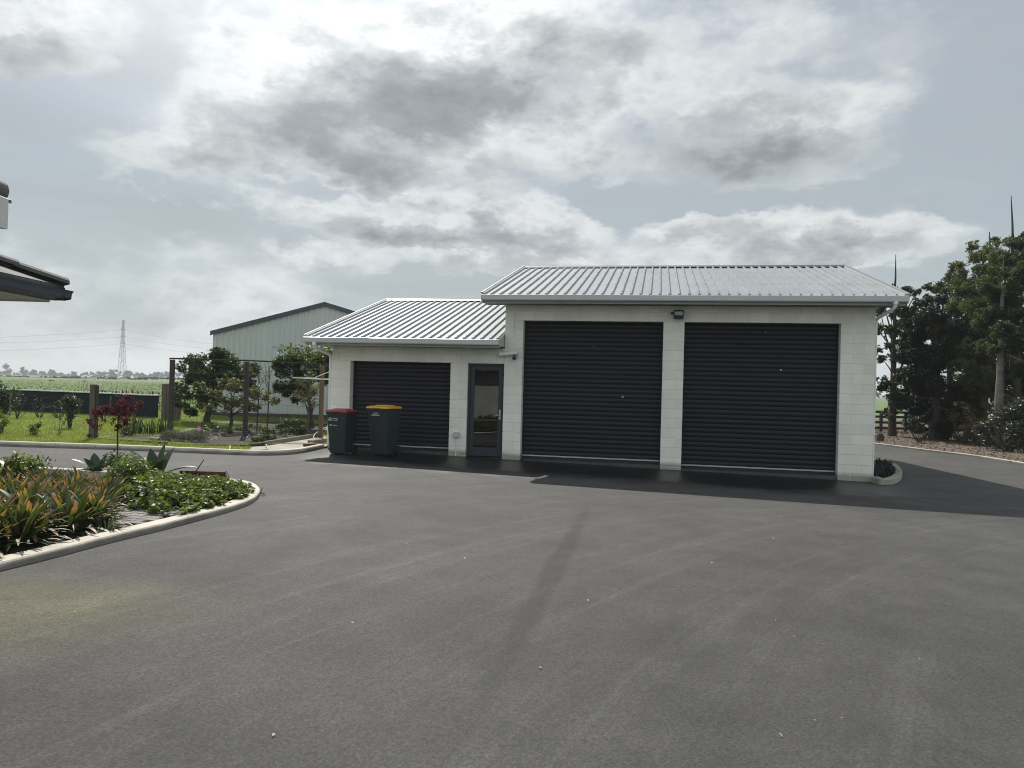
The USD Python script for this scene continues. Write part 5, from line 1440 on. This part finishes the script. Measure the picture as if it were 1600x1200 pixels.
lawn_only = lawn_poly.difference(bedL.buffer(.05)).difference(padL.buffer(.02))
put('lawn_grass', grass(lawn_only, 150000, .055, .006, 1.5), M['blade'], kind='stuff', label='short sunlit lawn grass blades')
fx = -rgz.uniform(5, 160, 60000) * rgz.uniform(.1, 1, 60000) - 5
fyy = 31 + 170 * rgz.uniform(size=60000) ** 1.8
okf = fyy > 31
p2 = np.c_[fx, fyy][okf]; n2 = len(p2)
H2 = .10 * rgz.uniform(.4, 1.4, n2); yaw = rgz.uniform(0, np.pi, n2)
w2 = np.stack([np.cos(yaw), np.sin(yaw)], 1) * .03
v = np.stack([np.c_[p2 - w2, zg(p2[:, 0]) - .04], np.c_[p2 + w2, zg(p2[:, 0]) - .04], np.c_[p2 + rgz.normal(size=(n2, 2)) * .06, zg(p2[:, 0]) + H2]], 1).reshape(-1, 3)
put('paddock_tufts', trimesh.Trimesh(v, np.arange(3 * n2).reshape(-1, 3), process=False), M['tuft'], kind='stuff', label='rough grass tufts across the green paddock')

# ================================================================ the house corner at the left edge
HX, HY, HZ = -3.66, 6.30, 2.30
HS = thing('house', 'corner of a house roof with dark gutter and grey tiles at the left edge', 'house', (0, 0, 0))
M['tile'] = look('grey_roof_tile', (.085, .085, .085), .8, .25, 3.0, obj=.15, bump=.004, bscale=40, fine=.2, fscale=60)
M['gutter_dark'] = look('dark_gutter', (.045, .052, .066), .4, .08, 3.0)
M['soffit'] = look('pale_soffit', (.58, .58, .55), .6, .05, 3.0)
M['house_wall'] = look('house_brick', (.36, .355, .325), .85, .15, 5.0, bump=.004)
XL, YN = -8.0, 0.5
put('wall', cat([box(XL, HX - .62, YN, HY - .62, -.1, 2.29)]), M['house_wall'], HS)
put('soffit', cat([box(XL, HX - .135, HY - .62, HY - .135, HZ + .001, HZ + .011), box(HX - .62, HX - .135, YN, HY - .622, HZ + .001, HZ + .011)]), M['soffit'], HS)
put('fascia', cat([box(HX - .133, HX - .113, YN, HY - .113, HZ - .012, HZ + .10), box(XL, HX - .135, HY - .133, HY - .113, HZ - .012, HZ + .10)]), M['soffit'], HS)
gprof = [(0, .035), (-.004, .0), (-.012, -.012), (-.10, -.03), (-.11, -.03), (-.11, .075), (-.10, .075), (-.10, -.018), (-.02, 0), (-.012, .035), (.004, .060), (.012, .060)]
gl_ = [(HX, YN), (HX, 3.0), (HX, HY - .02)]


def gutter_run(p, q, ext):
    """The gutter's section carried from p to q; its outer side lies to the right."""
    p, q = np.array(p, float), np.array(q, float)
    d = (q - p) / np.linalg.norm(q - p); nr = np.array([d[1], -d[0]])
    pr = np.array(gprof)
    v = np.vstack([np.c_[o + nr * pr[:, :1] + d * (pr[:, :1] * e), HZ + .035 + pr[:, 1]] for o, e in ((p, 0), (q, ext))])
    n = len(pr); f = []
    for a in range(n):
        b = (a + 1) % n
        f += [(a, b, n + b), (a, n + b, n + a)]
    tri = trimesh.creation.triangulate_polygon(sg.Polygon(gprof), engine='earcut')
    if len(tri[0]) == n:
        f += [tuple(x) for x in tri[1]] + [tuple(np.array(x)[::-1] + n) for x in tri[1]]
    m = trimesh.Trimesh(v, np.array(f), process=False); m.fix_normals()
    return m


put('gutter', gutter_run((HX, YN), (HX, HY), 1), M['gutter_dark'], HS)
put('gutter', gutter_run((XL, HY), (HX, HY), 1).apply_translation([0, 0, 0]) if False else gutter_run((HX, HY), (XL, HY), 0), M['gutter_dark'], HS)
RTAN = math.tan(math.radians(22))
for c in range(9):                                           # tile courses of the two slopes, each a stepped strip
    d0, d1 = .04 + c * .30, .04 + (c + 1) * .30 + .05
    zl, zh = HZ + .085 + d0 * RTAN, HZ + .085 + d1 * RTAN
    for side in (0, 1):
        def pt(d, along, z):
            return (HX - d, HY - along, z) if side == 0 else (HX - along, HY - d, z)
        far_ = HY - YN if side == 0 else HX - XL
        g = 0; x = d0
        while x < min(far_, 3.2):
            xb = min(x + .32, far_)
            a0, a1 = max(x, d0), max(xb, d0)
            P_ = [pt(d0, a0 + .003, zl + .03), pt(d0, a1 - .003, zl + .03), pt(d1, max(a0, d1) + .003, zh + .022), pt(d1, max(a1, d1) - .003, zh + .022),
                  pt(d0, a0 + .003, zl), pt(d0, a1 - .003, zl), pt(d1, max(a0, d1) + .003, zh - .002), pt(d1, max(a1, d1) - .003, zh - .002)]
            if a1 - a0 > .04 and g < 3 and c < 3:
                try:
                    put('roof_tile', trimesh.convex.convex_hull(np.array(P_)), M['tile'], HS)
                except Exception:
                    pass
                g += 1
            elif a1 - a0 > .04:
                xb = far_; a1 = far_
                P_ = [pt(d0, a0 + .003, zl + .03), pt(d0, a1, zl + .03), pt(d1, max(a0, d1) + .003, zh + .022), pt(d1, max(a1, d1 + .01), zh + .022),
                      pt(d0, a0 + .003, zl), pt(d0, a1, zl), pt(d1, max(a0, d1) + .003, zh - .002), pt(d1, max(a1, d1 + .01), zh - .002)]
                put('tile_course', trimesh.convex.convex_hull(np.array(P_)), M['tile'], HS)
            x = xb
for c in range(6):                                           # hip capping
    d0, d1 = .03 + c * .25, .03 + (c + 1) * .25 + .03
    zl, zh = HZ + .115 + d0 * RTAN, HZ + .115 + d1 * RTAN
    ring = []
    for d, z, e in ((d0, zl + .012, 0), (d1, zh, 0)):
        for a in np.linspace(0, math.pi, 7):
            o, hgt = .10 * math.cos(a), .062 * math.sin(a)
            ring.append((HX - d + o * .707, HY - d - o * .707, z + hgt))
    put('hip_tile', trimesh.convex.convex_hull(np.array(ring)), M['tile'], HS)
# boxed gable end above, just inside the frame
gx = -4.02
put('gable_box', trimesh.convex.convex_hull(np.array([(x, y, z) for x, y, z in ((gx, 6.02, 2.84), (gx, 6.02, 3.08), (gx - 1.2, 6.02, 2.92), (gx - 1.2, 6.02, 3.6), (gx, 5.6, 2.84), (gx, 5.6, 3.08), (gx - 1.2, 5.6, 2.92), (gx - 1.2, 5.6, 3.6))])), M['soffit'], HS)
put('gable_flashing', trimesh.convex.convex_hull(np.array([(gx - .002 + dx, y, 3.052 + dz) for y in (5.5, 6.06) for dx, dz in ((0, 0), (0, .028), (-1.2, .545), (-1.2, .51))])), M['gutter_dark'], HS)
rdg = []
for y in (5.3, 6.10):
    for a in np.linspace(0, 2 * math.pi, 12, endpoint=False):
        rdg.append((gx - .12 + .072 * math.cos(a), y, 3.16 + .085 * math.sin(a)))
put('ridge_tile', trimesh.convex.convex_hull(np.array(rdg)), M['tile'], HS, smooth=40)

# ================================================================ far away
rf_ = np.random.default_rng(81)
# pylon
PYY = 520.0
pb, ptp = foot(190, PYY), at(190.5, 500, PYY)
base_z = pb[2]
PYL = thing('pylon', 'tall steel lattice pylon standing far out on the paddock', 'pylon', (pb[0], PYY, base_z))
HT = ptp[2] - base_z
dxt = ptp[0] - pb[0]
hw = lambda t: 2.0 * (1 - t) ** 1.3 + .36
pos = lambda t, sx, sy: np.array([dxt * t * 0 + sx * hw(t), sy * hw(t), HT * t])
for sx in (-1, 1):
    for sy in (-1, 1):
        put('leg', tube([pos(t, sx, sy) for t in (0, .3, .55, .78, 1)], .11, 4), M['steel'], PYL)
lat = []
lv = [0, .10, .20, .29, .38, .46, .54, .61, .68, .74, .80, .86, .92, 1]
for a, b in zip(lv[:-1], lv[1:]):
    for s in (-1, 1):
        lat += [tube([pos(a, -1, s), pos(b, 1, s)], .06, 3), tube([pos(a, 1, s), pos(b, -1, s)], .06, 3), tube([pos(a, s, -1), pos(b, s, 1)], .06, 3), tube([pos(b, -1, s), pos(b, 1, s)], .06, 3)]
tag(put('lattice', cat(lat), M['steel'], PYL), kind='stuff')
arms = []
for k, (t, w) in enumerate(((.60, 2.0), (.72, 1.8), (.84, 1.6))):
    put('cross_arm', cat([tube([(-w, 0, HT * t), (w, 0, HT * t)], .16, 4), tube([(-w, 0, HT * t), (0, 0, HT * (t + .04))], .10, 3), tube([(w, 0, HT * t), (0, 0, HT * (t + .04))], .10, 3)]), M['steel'], PYL)
    arms.append((t, w))
for k, (t, w) in enumerate(arms):
    nm = ('lowest', 'middle', 'upper')[k]
    A0 = np.array([pb[0], PYY, base_z + HT * t - .4])
    y0 = (548, 536, 527)[k]
    L1 = at(0, y0, PYY - 60); L2 = at(-260, y0 + 8, PYY - 160)
    R1 = at(330, (553, 545, 537)[k], PYY + 60); R2 = at(600, (560, 552, 545)[k], PYY + 180)
    for side, pts_ in (('left', (A0 + [-w, 0, 0], (A0 + L1) / 2 + [0, 0, -.4], L1, L2)), ('right', (A0 + [w, 0, 0], (A0 + R1) / 2 + [0, 0, -.9], R1, R2))):
        tck, _ = splprep(np.array(pts_).T, s=0, k=3)
        put('power_line', tube(np.array(splev(np.linspace(0, 1, 40), tck)).T, .05, 4), M['power'], label=f'{nm} power line running {side} from the far pylon', cat='power line')

# distant wood and single trees on the skyline
def far_balls(px0, px1, top, bot, Y, n, r):
    out = []
    for _ in range(n):
        px = rf_.uniform(px0, px1)
        tp = top(px) if callable(top) else top
        py = rf_.uniform(tp + r, bot)
        out.append((*at(px, py, Y + rf_.uniform(-12, 12)), r * Y / F_PX * rf_.uniform(.7, 1.2), .8))
    return out


tl = lambda px: 577.5 + 3.0 * math.sin(px * .09) * math.sin(px * .031 + 1) + px * .008 + (2.5 if 55 < px < 125 else 0)
wood = far_balls(-60, 300, lambda p: tl(p) + 1, 589.5, 900, 420, 2.4)
wood += far_balls(300, 560, 584, 597, 900, 200, 2.6)
hedge = far_balls(-60, 300, lambda p: 586 + p * .012, 592.5, 330, 420, 1.4)
put('distant_wood', leaf_cards(in_balls(wood, 22000, rf_, .2), 1.7, rf_, ratio=.7), M['leaf_far'], kind='stuff', label='long low dark belt of trees along the far edge of the paddock')
put('distant_hedge', leaf_cards(in_balls(hedge, 16000, rf_, .2), .5, rf_, ratio=.7), M['leaf_far'], kind='stuff', label='low straggling hedge at the far edge of the paddock, before the distant trees')
right_w = far_balls(1340, 1560, 608, 621, 420, 220, 3.0)
put('distant_wood', leaf_cards(in_balls(right_w, 9000, rf_, .2), .8, rf_, ratio=.7), M['leaf_far'], kind='stuff', label='hazy far tree belt seen beside the garage through the sparse tree')
FT = [(12, 568, 10, 'large round distant tree at the far left of the skyline'), (38, 573, 6, 'smaller distant tree right of the large round one'), (52, 577, 4, 'low distant tree, third from the left on the skyline'), (80, 577, 5, 'distant feathery tree on the skyline midway to the pylon'), (66, 580, 3.2, 'tiny distant tree between two larger ones on the skyline'),
      (116, 580, 3.6, 'small distant tree left of the long dark wood'), (178, 577, 6, 'dark round distant tree just left of the pylon foot'), (202, 579, 5, 'distant pine right of the pylon foot'), (222, 582, 4, 'low distant tree further right of the pylon'), (243, 580, 6, 'distant dark tree beside the board screen top')]
for px, top, r, lab in FT:
    Y = 860.0
    F = foot(px, Y)
    t = thing('distant_tree', lab, 'tree', F)
    bl = []
    for _ in range(12):
        q = at(px + rf_.uniform(-.7, .7) * r, rf_.uniform(top + r * .35, min(top + r * 1.9, 589)), Y)
        bl.append((q[0] - F[0], rf_.uniform(-3, 3), q[2] - F[2], r * .42 * Y / F_PX, .85))
    put('crown', leaf_cards(in_balls(bl, 900, rf_, .2), 1.4, rf_, ratio=.7), M['leaf_far'], t)
    put('trunk', tube([(0, 0, -.3), (0, 0, at(px, top + r, Y)[2] - F[2])], [.6, .3], 6), M['trunk_dark'], t)
# hills far off to the right
hx = np.linspace(100, 2600, 60)
hz = 22 + 14 * np.sin(hx * .0035 + 1) + 7 * np.sin(hx * .011)
hv = np.r_[np.c_[hx, np.full(60, 1900.), np.full(60, -1.)], np.c_[hx, np.full(60, 2150.), hz], np.c_[hx, np.full(60, 2400.), np.full(60, -1.)]]
hf = []
for r in range(2):
    for q in range(59):
        a = r * 60 + q
        hf += [(a, a + 1, a + 61), (a, a + 61, a + 60)]
M['hill'] = look('far_hill', (.07, .085, .06), .95, .2, .004)
struct('hills', trimesh.Trimesh(hv, np.array(hf), process=False), M['hill'], 'low hazy hills on the horizon to the right', smooth=True)
# white farm buildings, specks on the plain
for px, py, w, lab in ((128, 591.5, 4, 'tiny white farm shed among the far trees, left of the pylon'), (137, 591.8, 3.2, 'second tiny white farm shed right beside the first'), (184, 592.2, 3, 'tiny pale farm shed at the foot of the pylon')):
    Y = 300.0
    F = foot(px, Y); W2 = w * Y / F_PX / 2
    t = thing('farm_shed', lab, 'shed', F)
    put('wall', box(-W2, W2, 0, 6, -.2, .9), M['white'], t)
    put('roof', trimesh.convex.convex_hull(np.array([(x, y, z) for x in (-W2 - .3, W2 + .3) for y, z in ((-.3, .91), (6.3, .91), (3, 1.45))])), M['roof'], t)
for px, py, w, lab in ((80, 595.5, 7, 'small dark bush far out on the paddock, left one'), (132, 596, 5, 'small dark bush far out on the paddock, right one'), (206, 610, 5, 'dark weed clump by the paddock fence posts'), (119, 602, 2.2, 'tiny dark thistle out on the paddock')):
    P = gnd(px, py)
    r = w * P[1] / F_PX / 2
    put('paddock_bush', leaf_cards(in_balls([(P[0] + x * r, P[1], P[2] + r * .25, r * .45, .6) for x in (-.7, -.2, .3, .7)], 160, rf_, .2), r * .35, rf_), M['leaf_conifer_dark'], label=lab, cat='bush')
# wire fence posts beyond the dark fence
PF = thing('paddock_fence', 'row of thin farm fence posts in the paddock beyond the dark fence', 'fence', (0, 0, 0))
for k in range(17):
    px = 150 + k * 8.2 + rf_.uniform(-2, 2)
    P = foot(px, 41.0 + k * .15)
    put('post', box(P[0] - .03, P[0] + .03, P[1] - .03, P[1] + .03, P[2] - .1, P[2] + .52 + rf_.uniform(-.05, .08)), M['trunk_dark'], PF)
for z in (.2, .4, .58):
    a, b = foot(150, 41), foot(285, 43.4)
    put('wire', tube([a + [0, 0, z], b + [0, 0, z]], .005, 3), M['wire'], PF)

# ================================================================ the air
HAZE = .0004
if HAZE:
    usdkit.material(stage, '/World/Looks/haze_air', {'v': ('principled_volume', {'color': (.90, .95, 1.0), 'density': HAZE, 'anisotropy': .2})}, volume='v.volume')
    put('haze', box(-2700, 2700, -500, 2700, -2, 48), '/World/Looks/haze_air', kind='stuff', label='thin pale haze that fades the far trees')
